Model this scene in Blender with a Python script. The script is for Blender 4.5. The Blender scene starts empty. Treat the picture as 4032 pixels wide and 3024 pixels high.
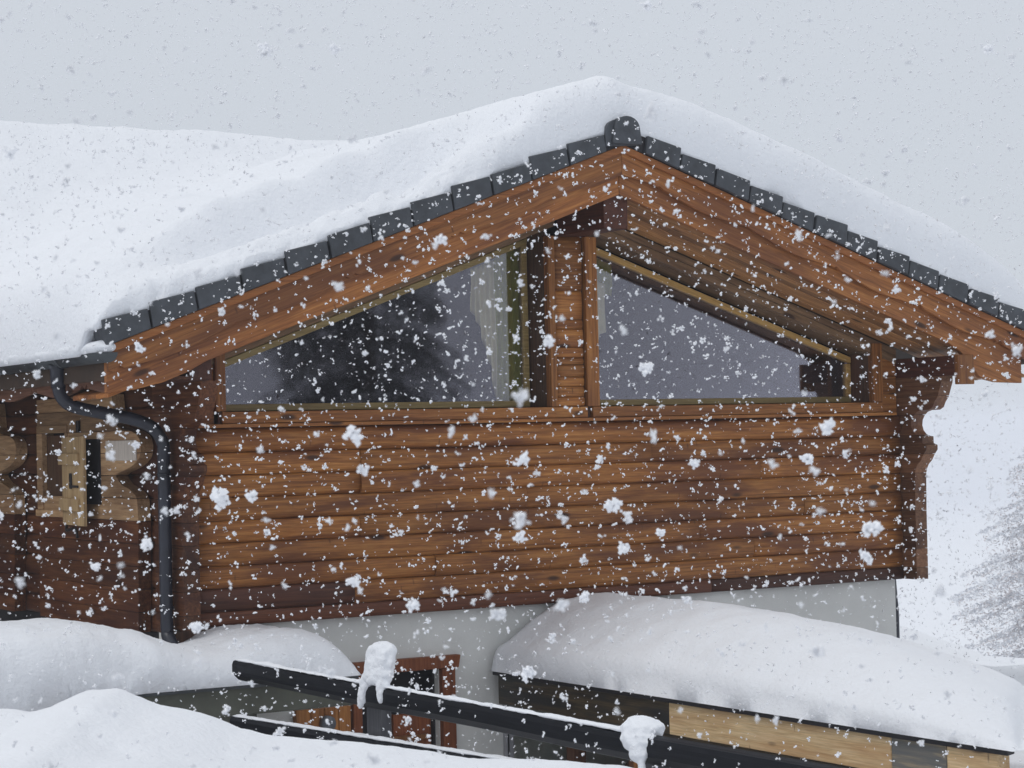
import bpy, bmesh, math, random
import numpy as np
from mathutils import Vector, Matrix, noise as mn

random.seed(7)
scene = bpy.context.scene
COL = scene.collection
R = math.radians

# ------------------------------------------------------------------ camera
cam_d = bpy.data.cameras.new('camera')
cam = bpy.data.objects.new('camera', cam_d)
COL.objects.link(cam)
CAM = Vector((-6.6395, -15.8747, -0.1358))
AX = Vector((0.85492, -0.51824, -0.02325))     # camera right, in world
AY = Vector((-0.00694, 0.03339, -0.99942))     # camera down
AZ = Vector((0.51872, 0.85458, 0.02495))       # viewing direction
m = Matrix((AX, -AY, -AZ)).transposed().to_4x4()
m.translation = CAM
cam.matrix_world = m
cam_d.sensor_width = 36
cam_d.lens = 76.79
cam_d.clip_start = 0.1
cam_d.clip_end = 6000
scene.camera = cam
cam_d.dof.use_dof = True
cam_d.dof.focus_distance = 17.5
cam_d.dof.aperture_fstop = 12.0

# ------------------------------------------------------------------ sky, sun, exposure
world = bpy.data.worlds.new('World')
scene.world = world
world.use_nodes = True
nt = world.node_tree
nt.nodes.clear()
SUN_EL, SUN_ROT = R(58), R(100)
w_out = nt.nodes.new('ShaderNodeOutputWorld')
w_bg = nt.nodes.new('ShaderNodeBackground')
w_sky = nt.nodes.new('ShaderNodeTexSky')
w_sky.sky_type = 'NISHITA'
w_sky.sun_disc = False
w_sky.sun_elevation = SUN_EL
w_sky.sun_rotation = SUN_ROT
w_sky.dust_density = 6
w_sky.altitude = 1500
w_mix = nt.nodes.new('ShaderNodeMix')
w_mix.data_type = 'RGBA'
w_mix.inputs[0].default_value = 0.93
# even snow-cloud deck, a little brighter towards the zenith
w_tc = nt.nodes.new('ShaderNodeTexCoord')
w_sep = nt.nodes.new('ShaderNodeSeparateXYZ')
w_ramp = nt.nodes.new('ShaderNodeValToRGB')
w_ramp.color_ramp.elements[0].position = 0.0
w_ramp.color_ramp.elements[0].color = (0.635, 0.68, 0.745, 1)
w_ramp.color_ramp.elements[1].position = 0.9
w_ramp.color_ramp.elements[1].color = (0.88, 0.915, 0.96, 1)
w_mul = nt.nodes.new('ShaderNodeVectorMath')
w_mul.operation = 'SCALE'
w_mul.inputs['Scale'].default_value = 9.3
L = nt.links.new
L(w_tc.outputs['Generated'], w_sep.inputs[0])
L(w_sep.outputs['Z'], w_ramp.inputs[0])
L(w_ramp.outputs[0], w_mul.inputs[0])
L(w_sky.outputs[0], w_mix.inputs[6])
L(w_mul.outputs[0], w_mix.inputs[7])
L(w_mix.outputs[2], w_bg.inputs[0])
w_bg.inputs[1].default_value = 0.1
L(w_bg.outputs[0], w_out.inputs[0])

sun_d = bpy.data.lights.new('sun', 'SUN')
sun_d.energy = 0.85
sun_d.angle = R(30)
sun_d.color = (1.0, 0.97, 0.93)
sun = bpy.data.objects.new('sun', sun_d)
COL.objects.link(sun)
sun.rotation_euler = (R(90) - SUN_EL, 0, -SUN_ROT)   # light comes from the right, high up

scene.view_settings.view_transform = 'Standard'
scene.view_settings.look = 'None'
scene.view_settings.exposure = 0.0
scene.view_settings.gamma = 1.0
scene.view_settings.use_curve_mapping = False
scene.cycles.max_bounces = 6
scene.cycles.transparent_max_bounces = 8
scene.cycles.volume_bounces = 1
scene.cycles.sample_clamp_indirect = 4

# ------------------------------------------------------------------ materials
def new_mat(name):
    mt = bpy.data.materials.new(name)
    mt.use_nodes = True
    n = mt.node_tree
    b = n.nodes['Principled BSDF']
    return mt, n, b

def ramp(n, pts, src, interp='LINEAR'):
    r = n.nodes.new('ShaderNodeValToRGB')
    r.color_ramp.interpolation = interp
    els = r.color_ramp.elements
    while len(els) < len(pts):
        els.new(0.5)
    for e, (p, c) in zip(els, pts):
        e.position = p
        e.color = (*c, 1) if len(c) == 3 else c
    n.links.new(src, r.inputs[0])
    return r

def noise_node(n, vec, scale, detail=6, rough=0.6, dist=0.0):
    t = n.nodes.new('ShaderNodeTexNoise')
    t.inputs['Scale'].default_value = scale
    t.inputs['Detail'].default_value = detail
    t.inputs['Roughness'].default_value = rough
    t.inputs['Distortion'].default_value = dist
    n.links.new(vec, t.inputs['Vector'])
    return t

def mixc(n, fac, a, b, mode='MIX'):
    x = n.nodes.new('ShaderNodeMix')
    x.data_type = 'RGBA'
    x.blend_type = mode
    for sock, v in ((0, fac), (6, a), (7, b)):
        if isinstance(v, (int, float)):
            x.inputs[sock].default_value = v
        elif isinstance(v, tuple):
            x.inputs[sock].default_value = (*v, 1)
        else:
            n.links.new(v, x.inputs[sock])
    return x.outputs[2]

def wood(name, dark, mid, light, axis='X', rot=0.0, stain=0.6, rough=0.55, vary=0.35, knots=True, stain_col=(0.10, 0.03, 0.014), spec=0.35, bump=0.25, streak=1.0):
    """Glazed softwood: grain runs along the given axis of the chalet, each board shifted and toned on its own."""
    mt, n, b = new_mat(name)
    tc = n.nodes.new('ShaderNodeTexCoord')
    oi = n.nodes.new('ShaderNodeObjectInfo')
    sc = n.nodes.new('ShaderNodeVectorMath'); sc.operation = 'SCALE'
    sc.inputs[0].default_value = (31.7, 17.3, 53.1)
    n.links.new(oi.outputs['Random'], sc.inputs['Scale'])
    ad = n.nodes.new('ShaderNodeVectorMath'); ad.operation = 'ADD'
    r1 = n.nodes.new('ShaderNodeMapping'); r1.inputs['Rotation'].default_value = (0, rot, 0)
    n.links.new(tc.outputs['Object'], r1.inputs[0])
    n.links.new(r1.outputs[0], ad.inputs[0]); n.links.new(sc.outputs[0], ad.inputs[1])
    def stretched(along, across):
        mp = n.nodes.new('ShaderNodeMapping')
        s = [across] * 3
        s['XYZ'.index(axis)] = along
        mp.inputs['Scale'].default_value = s
        n.links.new(ad.outputs[0], mp.inputs[0])
        return mp.outputs[0]
    g = noise_node(n, stretched(0.8, 20), 2.2, 9, 0.65, 0.3)
    g2 = noise_node(n, stretched(2.5, 70), 2.0, 4, 0.6)
    c = ramp(n, [(0.28, dark), (0.5, mid), (0.74, light)], g.outputs[0])
    fine = ramp(n, [(0.3, (0.72,) * 3), (0.7, (1.12,) * 3)], g2.outputs[0])
    col = mixc(n, 1.0, c.outputs[0], fine.outputs[0], 'MULTIPLY')
    # weather stains in long soft streaks (not shifted per board: they run over the wall)
    mp2 = n.nodes.new('ShaderNodeMapping')
    s2 = [2.6 * streak] * 3
    s2['XYZ'.index(axis)] = 0.45
    mp2.inputs['Scale'].default_value = s2
    n.links.new(r1.outputs[0], mp2.inputs[0])
    sn = noise_node(n, mp2.outputs[0], 1.6, 5, 0.6, 0.3)
    sr = ramp(n, [(0.46, (0, 0, 0)), (0.60, (1, 1, 1))], sn.outputs[0])
    sf = n.nodes.new('ShaderNodeMath'); sf.operation = 'MULTIPLY'; sf.inputs[1].default_value = stain
    n.links.new(sr.outputs[0], sf.inputs[0])
    col = mixc(n, sf.outputs[0], col, stain_col)
    if knots:
        v = n.nodes.new('ShaderNodeTexVoronoi'); v.inputs['Scale'].default_value = 1.0
        n.links.new(stretched(1.6, 5.0), v.inputs['Vector'])
        kr = ramp(n, [(0.0, (1, 1, 1)), (0.09, (0.85,) * 3), (0.15, (0, 0, 0))], v.outputs['Distance'])
        col = mixc(n, kr.outputs[0], col, (0.035, 0.012, 0.006))
        # short drying checks across the face
        v2 = n.nodes.new('ShaderNodeTexVoronoi'); v2.inputs['Scale'].default_value = 1.0
        n.links.new(stretched(9.0, 2.6), v2.inputs['Vector'])
        k2 = ramp(n, [(0.0, (0.8,) * 3), (0.10, (0, 0, 0))], v2.outputs['Distance'])
        col = mixc(n, k2.outputs[0], col, (0.05, 0.018, 0.008))
    # board to board tone
    mr = n.nodes.new('ShaderNodeMapRange')
    mr.inputs[3].default_value = 1 - vary; mr.inputs[4].default_value = 1 + vary * 0.7
    n.links.new(oi.outputs['Random'], mr.inputs[0])
    cm = n.nodes.new('ShaderNodeVectorMath'); cm.operation = 'SCALE'
    n.links.new(col, cm.inputs[0]); n.links.new(mr.outputs[0], cm.inputs['Scale'])
    n.links.new(cm.outputs[0], b.inputs['Base Color'])
    b.inputs['Roughness'].default_value = rough
    b.inputs['Specular IOR Level'].default_value = spec
    bp = n.nodes.new('ShaderNodeBump'); bp.inputs['Strength'].default_value = bump
    bp.inputs['Distance'].default_value = 0.01
    n.links.new(g.outputs[0], bp.inputs['Height'])
    n.links.new(bp.outputs[0], b.inputs['Normal'])
    return mt

LW = dict(dark=(0.135, 0.042, 0.011), mid=(0.34, 0.128, 0.028), light=(0.54, 0.245, 0.066))
M_logx = wood('glazed_log', **LW, axis='X', stain=0.8, vary=0.2, stain_col=(0.12, 0.035, 0.012))
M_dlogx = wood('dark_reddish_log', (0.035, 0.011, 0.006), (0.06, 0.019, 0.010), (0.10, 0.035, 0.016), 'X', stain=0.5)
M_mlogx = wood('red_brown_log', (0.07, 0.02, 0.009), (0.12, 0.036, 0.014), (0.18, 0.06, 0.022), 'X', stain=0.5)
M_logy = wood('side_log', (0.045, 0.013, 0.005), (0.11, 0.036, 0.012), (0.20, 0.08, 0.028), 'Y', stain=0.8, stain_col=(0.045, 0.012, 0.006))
M_wingr = wood('right_wall_end', (0.11, 0.045, 0.02), (0.20, 0.09, 0.042), (0.30, 0.15, 0.075), 'Y', stain=0.6, stain_col=(0.06, 0.02, 0.011), knots=False)
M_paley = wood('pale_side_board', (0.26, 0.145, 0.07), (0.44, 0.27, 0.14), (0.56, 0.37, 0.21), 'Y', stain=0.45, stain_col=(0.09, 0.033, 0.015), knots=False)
M_boardz = wood('upright_board', **LW, axis='Z', stain=0.4, knots=False)
M_boardx = wood('level_board', **LW, axis='X', stain=0.35)
M_pale = wood('pale_upright_board', (0.36, 0.23, 0.11), (0.54, 0.37, 0.19), (0.66, 0.48, 0.27), 'Z', stain=0.2, knots=False, vary=0.15)
M_rakel = wood('left_rake_board', (0.17, 0.055, 0.016), (0.33, 0.122, 0.031), (0.48, 0.21, 0.060), 'X', rot=R(20.3), stain=0.55)
M_raker = wood('right_rake_board', (0.15, 0.050, 0.014), (0.31, 0.114, 0.029), (0.46, 0.20, 0.056), 'X', rot=R(-18.8), stain=0.55)
M_soffr_lit = wood('lit_right_soffit_board', (0.26, 0.115, 0.04), (0.48, 0.23, 0.085), (0.62, 0.34, 0.14), 'X', rot=R(-18.8), stain=0.35)  # right rake wood in a lit tone: soffit light painted into the colour
M_trim = wood('orange_fascia_strip', (0.24, 0.075, 0.018), (0.33, 0.115, 0.028), (0.42, 0.17, 0.05), 'X', stain=0.2, knots=False, vary=0.1)
M_grey = wood('weathered_board', (0.15, 0.085, 0.042), (0.26, 0.155, 0.08), (0.36, 0.225, 0.12), 'X', rot=R(-18.8), stain=0.5, stain_col=(0.10, 0.045, 0.022))
M_greyl = wood('weathered_board_left', (0.15, 0.085, 0.042), (0.26, 0.155, 0.08), (0.36, 0.225, 0.12), 'X', rot=R(20.3), stain=0.5, stain_col=(0.10, 0.045, 0.022))
M_purlin = wood('dark_purlin', (0.05, 0.012, 0.006), (0.085, 0.022, 0.010), (0.13, 0.04, 0.018), 'Y', stain=0.4, knots=False)
M_frame = wood('olive_window_frame', (0.24, 0.17, 0.065), (0.34, 0.25, 0.095), (0.42, 0.31, 0.13), 'X', stain=0.15, knots=False, vary=0.08, rough=0.4)
M_framer = wood('honey_window_frame', (0.42, 0.24, 0.07), (0.56, 0.33, 0.10), (0.66, 0.42, 0.15), 'X', rot=R(-18.8), stain=0.1, knots=False, vary=0.05, rough=0.4)
M_reveal = wood('dark_reveal', (0.045, 0.022, 0.012), (0.08, 0.042, 0.022), (0.12, 0.065, 0.035), 'Z', stain=0.4, knots=False)
M_doorw = wood('door_wood', (0.13, 0.035, 0.012), (0.21, 0.06, 0.019), (0.30, 0.10, 0.032), 'Z', stain=0.2, knots=False, vary=0.15)
M_plank = wood('orange_plank', (0.22, 0.08, 0.018), (0.34, 0.135, 0.032), (0.45, 0.20, 0.06), 'Z', stain=0.3, knots=False)
M_newwood = wood('bare_new_wood', (0.50, 0.32, 0.15), (0.68, 0.49, 0.27), (0.80, 0.63, 0.40), 'Y', stain=0.55, stain_col=(0.42, 0.22, 0.09), vary=0.08, knots=True)
M_oldwood = wood('old_wet_wood', (0.020, 0.017, 0.012), (0.055, 0.042, 0.024), (0.13, 0.09, 0.045), 'Y', stain=0.9, stain_col=(0.014, 0.016, 0.018), vary=0.08, knots=False, rough=0.4, streak=2.0)
M_bluewood = wood('blue_stained_wood', (0.16, 0.15, 0.12), (0.30, 0.25, 0.17), (0.52, 0.40, 0.24), 'Y', stain=0.8, stain_col=(0.10, 0.11, 0.12), vary=0.08, knots=False, streak=2.0)
M_rail = wood('black_wet_rail', (0.003, 0.004, 0.006), (0.006, 0.007, 0.011), (0.014, 0.015, 0.020), 'Y', stain=0.4, stain_col=(0.003, 0.004, 0.008), knots=False, vary=0.1, rough=0.5, spec=0.14)
M_barebeam = wood('grey_post_wood', (0.07, 0.07, 0.08), (0.10, 0.10, 0.115), (0.15, 0.15, 0.16), 'Z', stain=0.3, stain_col=(0.05, 0.05, 0.06), knots=False, rough=0.5)
M_brownpost = wood('brown_post', (0.07, 0.03, 0.014), (0.12, 0.05, 0.022), (0.18, 0.08, 0.035), 'Z', stain=0.3, knots=False)

M_inset = wood('bleached_board', (0.60, 0.52, 0.44), (0.70, 0.62, 0.54), (0.76, 0.68, 0.60), 'Z', stain=0.05, knots=False, vary=0.02)

def plain(name, col, rough=0.6, var=0.12, scale=9, metallic=0.0, bump=0.12, spec=0.5, bscale=None):
    mt, n, b = new_mat(name)
    tc = n.nodes.new('ShaderNodeTexCoord')
    t = noise_node(n, tc.outputs['Object'], scale, 7, 0.6)
    lo = tuple(c * (1 - var) for c in col); hi = tuple(min(1, c * (1 + var)) for c in col)
    c = ramp(n, [(0.3, lo), (0.7, hi)], t.outputs[0])
    n.links.new(c.outputs[0], b.inputs['Base Color'])
    b.inputs['Roughness'].default_value = rough
    b.inputs['Metallic'].default_value = metallic
    b.inputs['Specular IOR Level'].default_value = spec
    if bump:
        t2 = noise_node(n, tc.outputs['Object'], bscale or scale * 6, 5, 0.6)
        bp = n.nodes.new('ShaderNodeBump'); bp.inputs['Strength'].default_value = bump
        bp.inputs['Distance'].default_value = 0.01
        n.links.new(t2.outputs[0], bp.inputs['Height']); n.links.new(bp.outputs[0], b.inputs['Normal'])
    return mt

M_plaster = plain('grey_white_plaster', (0.62, 0.62, 0.60), 0.9, 0.13, 0.8, bump=0.3, bscale=60, spec=0.2)
M_tile = plain('slate_tile', (0.050, 0.056, 0.066), 0.55, 0.35, 7, bump=0.3, bscale=30)
M_gutter = plain('dark_grey_gutter', (0.045, 0.052, 0.058), 0.45, 0.2, 5)
M_pipe = plain('dark_downpipe', (0.018, 0.020, 0.032), 0.4, 0.25, 6)
M_black = plain('black_felt_and_gaps', (0.008, 0.007, 0.010), 0.6, 0.3, 10)
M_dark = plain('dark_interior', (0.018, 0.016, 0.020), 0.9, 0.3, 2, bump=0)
M_deck = plain('roof_deck', (0.05, 0.028, 0.016), 0.8, 0.3, 4)
M_olive = plain('olive_concrete', (0.085, 0.088, 0.070), 0.85, 0.25, 3, bump=0.3)
M_iron = plain('black_iron', (0.012, 0.011, 0.012), 0.5, 0.2, 9)
M_metal = plain('grey_metal_frame', (0.30, 0.30, 0.32), 0.45, 0.1, 5)
M_lamp = plain('grey_round_lamp', (0.14, 0.15, 0.17), 0.4, 0.15, 5)

def snow_mat(name, col=(0.83, 0.85, 0.89), lump=0.55, s=22):
    mt, n, b = new_mat(name)
    tc = n.nodes.new('ShaderNodeTexCoord')
    t = noise_node(n, tc.outputs['Object'], 1.3, 4, 0.5)
    c = ramp(n, [(0.3, tuple(x * 0.975 for x in col)), (0.7, col)], t.outputs[0])
    n.links.new(c.outputs[0], b.inputs['Base Color'])
    b.inputs['Roughness'].default_value = 0.75
    b.inputs['Specular IOR Level'].default_value = 0.25
    t2 = noise_node(n, tc.outputs['Object'], s, 8, 0.62)
    bp = n.nodes.new('ShaderNodeBump'); bp.inputs['Strength'].default_value = lump
    bp.inputs['Distance'].default_value = 0.03
    n.links.new(t2.outputs[0], bp.inputs['Height']); n.links.new(bp.outputs[0], b.inputs['Normal'])
    return mt
M_snow = snow_mat('packed_snow')
M_flake = plain('flake_ice', (0.87, 0.88, 0.91), 0.7, 0.03, 20, bump=0, spec=0.2)

def glass_mat():
    mt, n, b = new_mat('window_glass')
    n.nodes.remove(b)
    out = [x for x in n.nodes if x.type == 'OUTPUT_MATERIAL'][0]
    tr = n.nodes.new('ShaderNodeBsdfTransparent'); tr.inputs[0].default_value = (0.93, 0.95, 0.91, 1)
    gl = n.nodes.new('ShaderNodeBsdfGlossy'); gl.inputs[0].default_value = (0.88, 0.84, 1.0, 1)
    gl.inputs['Roughness'].default_value = 0.035
    fr = n.nodes.new('ShaderNodeFresnel'); fr.inputs[0].default_value = 1.5
    ma = n.nodes.new('ShaderNodeMath'); ma.operation = 'MULTIPLY_ADD'
    ma.inputs[1].default_value = 1.9; ma.inputs[2].default_value = 0.02
    ma.use_clamp = True
    n.links.new(fr.outputs[0], ma.inputs[0])
    tc = n.nodes.new('ShaderNodeTexCoord')
    t = noise_node(n, tc.outputs['Object'], 0.9, 2, 0.5)
    bp = n.nodes.new('ShaderNodeBump'); bp.inputs['Strength'].default_value = 0.05; bp.inputs['Distance'].default_value = 0.02
    n.links.new(t.outputs[0], bp.inputs['Height']); n.links.new(bp.outputs[0], gl.inputs['Normal'])
    mx = n.nodes.new('ShaderNodeMixShader')
    n.links.new(ma.outputs[0], mx.inputs[0]); n.links.new(tr.outputs[0], mx.inputs[1]); n.links.new(gl.outputs[0], mx.inputs[2])
    n.links.new(mx.outputs[0], out.inputs[0])
    return mt
M_glass = glass_mat()

def cloth_mat(name, col):
    mt, n, b = new_mat(name)
    out = [x for x in n.nodes if x.type == 'OUTPUT_MATERIAL'][0]
    n.nodes.remove(b)
    d = n.nodes.new('ShaderNodeBsdfDiffuse'); t = n.nodes.new('ShaderNodeBsdfTranslucent')
    tc = n.nodes.new('ShaderNodeTexCoord')
    mp = n.nodes.new('ShaderNodeMapping'); mp.inputs['Scale'].default_value = (40, 40, 3)
    n.links.new(tc.outputs['Object'], mp.inputs[0])
    nz = noise_node(n, mp.outputs[0], 1.0, 4)
    c = ramp(n, [(0.3, tuple(x * 0.85 for x in col)), (0.7, col)], nz.outputs[0])
    n.links.new(c.outputs[0], d.inputs[0]); n.links.new(c.outputs[0], t.inputs[0])
    mx = n.nodes.new('ShaderNodeMixShader'); mx.inputs[0].default_value = 0.3
    n.links.new(d.outputs[0], mx.inputs[1]); n.links.new(t.outputs[0], mx.inputs[2])
    n.links.new(mx.outputs[0], out.inputs[0])
    return mt
M_sheer = cloth_mat('sheer_cloth', (0.97, 0.88, 0.66))
M_olcloth = cloth_mat('olive_cloth', (0.50, 0.48, 0.14))

# ------------------------------------------------------------------ helpers
def mesh_obj(name, verts, faces, mat, parent=None, smooth=False):
    me = bpy.data.meshes.new(name)
    me.from_pydata([tuple(v) for v in verts], [], faces)
    me.validate()
    bm = bmesh.new(); bm.from_mesh(me)
    bmesh.ops.recalc_face_normals(bm, faces=bm.faces)
    bm.to_mesh(me); bm.free()
    me.materials.append(mat)
    if smooth:
        me.polygons.foreach_set('use_smooth', [True] * len(me.polygons))
    o = bpy.data.objects.new(name, me)
    COL.objects.link(o)
    if parent: o.parent = parent
    return o

def bevel_mesh(o, w=0.006, seg=1):
    bm = bmesh.new(); bm.from_mesh(o.data)
    bmesh.ops.bevel(bm, geom=bm.edges[:], offset=w, segments=seg, affect='EDGES', profile=0.5)
    bm.to_mesh(o.data); bm.free()
    return o

def box(name, x0, x1, y0, y1, z0, z1, mat, parent=None, bev=0.004):
    v = [(x, y, z) for x in (x0, x1) for y in (y0, y1) for z in (z0, z1)]
    f = [(0, 1, 3, 2), (4, 6, 7, 5), (0, 4, 5, 1), (2, 3, 7, 6), (0, 2, 6, 4), (1, 5, 7, 3)]
    o = mesh_obj(name, v, f, mat, parent)
    if bev: bevel_mesh(o, bev)
    return o

def prism(name, poly, axis, a0, a1, mat, parent=None, bev=0.0):
    """poly: outline points; axis 'Y' takes (x,z) points, 'X' takes (y,z), 'Z' takes (x,y); extruded a0..a1."""
    def P(p, a):
        if axis == 'Y': return (p[0], a, p[1])
        if axis == 'X': return (a, p[0], p[1])
        return (p[0], p[1], a)
    n = len(poly)
    v = [P(p, a0) for p in poly] + [P(p, a1) for p in poly]
    f = [tuple(range(n)), tuple(range(2 * n - 1, n - 1, -1))]
    f += [(i, i + n, (i + 1) % n + n, (i + 1) % n) for i in range(n)]
    o = mesh_obj(name, v, f, mat, parent)
    if bev: bevel_mesh(o, bev)
    return o

def spline(pts, n=8):
    out = []
    P = [Vector(p) for p in pts]
    P = [P[0] * 2 - P[1]] + P + [P[-1] * 2 - P[-2]]
    for i in range(1, len(P) - 2):
        for k in range(n):
            t = k / n
            a, b, c, d = P[i - 1:i + 3]
            out.append(0.5 * (2 * b + (c - a) * t + (2 * a - 5 * b + 4 * c - d) * t * t + (3 * b - a - 3 * c + d) * t ** 3))
    out.append(P[-2])
    return out

def tube(name, pts, r, mat, parent=None, seg=14):
    pts = [Vector(p) for p in pts]
    V, F = [], []
    ref = Vector((0.3, 0.2, 1)).normalized()
    for i, p in enumerate(pts):
        t = (pts[min(i + 1, len(pts) - 1)] - pts[max(i - 1, 0)]).normalized()
        a = t.cross(ref)
        if a.length < 0.05: a = t.cross(Vector((1, 0, 0)))
        a.normalize(); b = t.cross(a).normalized()
        rr = r[i] if isinstance(r, (list, tuple)) else r
        for k in range(seg):
            an = 2 * math.pi * k / seg
            V.append(p + a * math.cos(an) * rr + b * math.sin(an) * rr)
    for i in range(len(pts) - 1):
        for k in range(seg):
            F.append((i * seg + k, i * seg + (k + 1) % seg, (i + 1) * seg + (k + 1) % seg, (i + 1) * seg + k))
    F.append(tuple(range(seg))); F.append(tuple(range((len(pts) - 1) * seg, len(pts) * seg))[::-1])
    return mesh_obj(name, V, F, mat, parent, smooth=True)

def log(name, a0, a1, z0, z1, front, depth, mat, parent, axis='X', sign=1, back=0.10, seed=0, segs=26):
    """A long rounded timber lying along X (front faces -Y) or along Y (front faces -X)."""
    rnd = random.Random(seed)
    ph = [rnd.uniform(0, 6.28) for _ in range(4)]
    K = 9
    V, F = [], []
    for i in range(segs + 1):
        a = a0 + (a1 - a0) * i / segs
        wob = 0.006 * math.sin(a * 1.7 + ph[0]) + 0.003 * math.sin(a * 5.1 + ph[1])
        zw = 0.0035 * math.sin(a * 2.3 + ph[2]) + 0.002 * math.sin(a * 6.7 + ph[3])
        for k in range(K):
            t = k / (K - 1)
            z = z0 + 0.0015 + (z1 - z0 - 0.003) * t + (zw if 0 < k < K - 1 else 0)
            off = depth * (1 - math.sqrt(max(0, 1 - 0.9 * abs(2 * t - 1) ** 2.2)))
            d = front + wob + off
            V.append((a, d, z) if axis == 'X' else (d, a, z))
        for z in (z1 - 0.0015, z0 + 0.0015):
            d = front + back
            V.append((a, d, z) if axis == 'X' else (d, a, z))
    M = K + 2
    for i in range(segs):
        for k in range(M):
            F.append((i * M + k, (i + 1) * M + k, (i + 1) * M + (k + 1) % M, i * M + (k + 1) % M))
    F.append(tuple(range(M))); F.append(tuple(range(segs * M, segs * M + M))[::-1])
    o = mesh_obj(name, V, F, mat, parent)
    sm = [len(p.vertices) == 4 and (abs(p.normal.y) > 0.05 if axis == 'X' else abs(p.normal.x) > 0.05) for p in o.data.polygons]
    o.data.polygons.foreach_set('use_smooth', sm)
    return o

def tag(o, label=None, cat=None, group=None, kind=None):
    if label: o['label'] = label
    if cat: o['category'] = cat
    if group: o['group'] = group
    if kind: o['kind'] = kind
    return o

def empty(name, loc=(0, 0, 0)):
    o = bpy.data.objects.new(name, None)
    o.empty_display_size = 0.3
    o.location = loc
    COL.objects.link(o)
    return o

def sstep(a, b, x):  # also falls when a > b
    t = min(1, max(0, (x - a) / (b - a)))
    return t * t * (3 - 2 * t)
def lerp_tab(tab, x):
    if x <= tab[0][0]: return tab[0][1]
    for (x0, y0), (x1, y1) in zip(tab, tab[1:]):
        if x <= x1:
            t = (x - x0) / (x1 - x0)
            return y0 + (y1 - y0) * t
    return tab[-1][1]
def fbm(x, y, z=0.0, o=4):
    return mn.fractal(Vector((x, y, z)), 0.6, 2.1, o)

def sheet(name, us, vs, fn, mat, parent=None, skirt=None):
    """Grid surface fn(u,v)->(x,y,z), closed downwards to fn2 = skirt(u,v) when given."""
    nu, nv = len(us), len(vs)
    V = [fn(u, v) for u in us for v in vs]
    F = [(i * nv + j, (i + 1) * nv + j, (i + 1) * nv + j + 1, i * nv + j + 1) for i in range(nu - 1) for j in range(nv - 1)]
    if skirt:
        N = len(V)
        V += [skirt(u, v) for u in us for v in vs]
        F += [(N + i * nv + j, N + i * nv + j + 1, N + (i + 1) * nv + j + 1, N + (i + 1) * nv + j) for i in range(nu - 1) for j in range(nv - 1)]
        for i in range(nu - 1):
            for j in (0, nv - 1):
                F.append((i * nv + j, (i + 1) * nv + j, N + (i + 1) * nv + j, N + i * nv + j))
        for j in range(nv - 1):
            for i in (0, nu - 1):
                F.append((i * nv + j, i * nv + j + 1, N + i * nv + j + 1, N + i * nv + j))
    me = bpy.data.meshes.new(name)
    me.from_pydata(V, [], F)
    me.update()
    bm = bmesh.new(); bm.from_mesh(me)
    bmesh.ops.recalc_face_normals(bm, faces=bm.faces)
    bm.to_mesh(me); bm.free()
    me.materials.append(mat)
    me.polygons.foreach_set('use_smooth', [True] * len(me.polygons))
    o = bpy.data.objects.new(name, me)
    COL.objects.link(o)
    if parent: o.parent = parent
    return o

def frange(a, b, n): return [a + (b - a) * i / n for i in range(n + 1)]

# ------------------------------------------------------------------ ground
FW = Vector((0.5189, 0.8548)); RT = Vector((0.8548, -0.5189))
def to_wl(x, y):
    d = Vector((x - CAM.x, y - CAM.y))
    return d.dot(FW), d.dot(RT)
def ground_z(x, y):
    w, l = to_wl(x, y)
    z = -3.9
    z += 1.15 * sstep(4.9, 5.6, x)
    z += 0.10 * fbm(x * 0.25, y * 0.25)
    # bank crest beside the house, a dip, a second crest, then the slope falls to the valley
    z -= 0.55 * sstep(24.4, 25.6, w) * sstep(4.9, 6, x)
    z += lerp_tab([(0.0, 0), (27, 0), (28.6, 0.62), (30, 0.5), (31, 0)], w) * sstep(4.9, 6, x) * (1 - 0.9 * sstep(0.180, 0.222, l / max(w, 1)))
    z -= 0.42 * max(0, w - 30) if w < 55 else 10.5 + 0.03 * (w - 55)
    if w > 300: z += 0.0
    return z
def pspace(lo, c, hi, n, p=2.6):
    out = []
    for i in range(n + 1):
        t = 2 * i / n - 1
        s = abs(t) ** p
        out.append(c + (hi - c) * s if t >= 0 else c - (c - lo) * s)
    return out
tag(sheet('ground', pspace(-2500, 5, 3000, 210, 3.6), pspace(-1500, 0, 3500, 210, 3.6), lambda u, v: (u, v, ground_z(u, v)), M_snow), kind='structure')

# ------------------------------------------------------------------ chalet
chalet = empty('chalet', (3.6, 0, -3.9))
tag(chalet, 'brown log chalet gable with two triangular windows under a deep snow roof', 'house')
HOUSE = bpy.data.objects.new('chalet_tmp', None)
INV = Matrix.Translation((-3.6, 0, 3.9))
def fix(o):
    o.matrix_parent_inverse = INV
    return o

def top(X):      # upper edge of the rake
    return 2.28 - 0.37 * (3.6 - X) if X < 3.6 else 2.28 - 0.34 * (X - 3.6)
XL, XR = -0.93, 8.24

courses = [-0.195, -0.37, -0.55, -0.73, -0.905, -1.085, -1.26, -1.44, -1.555]
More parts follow.
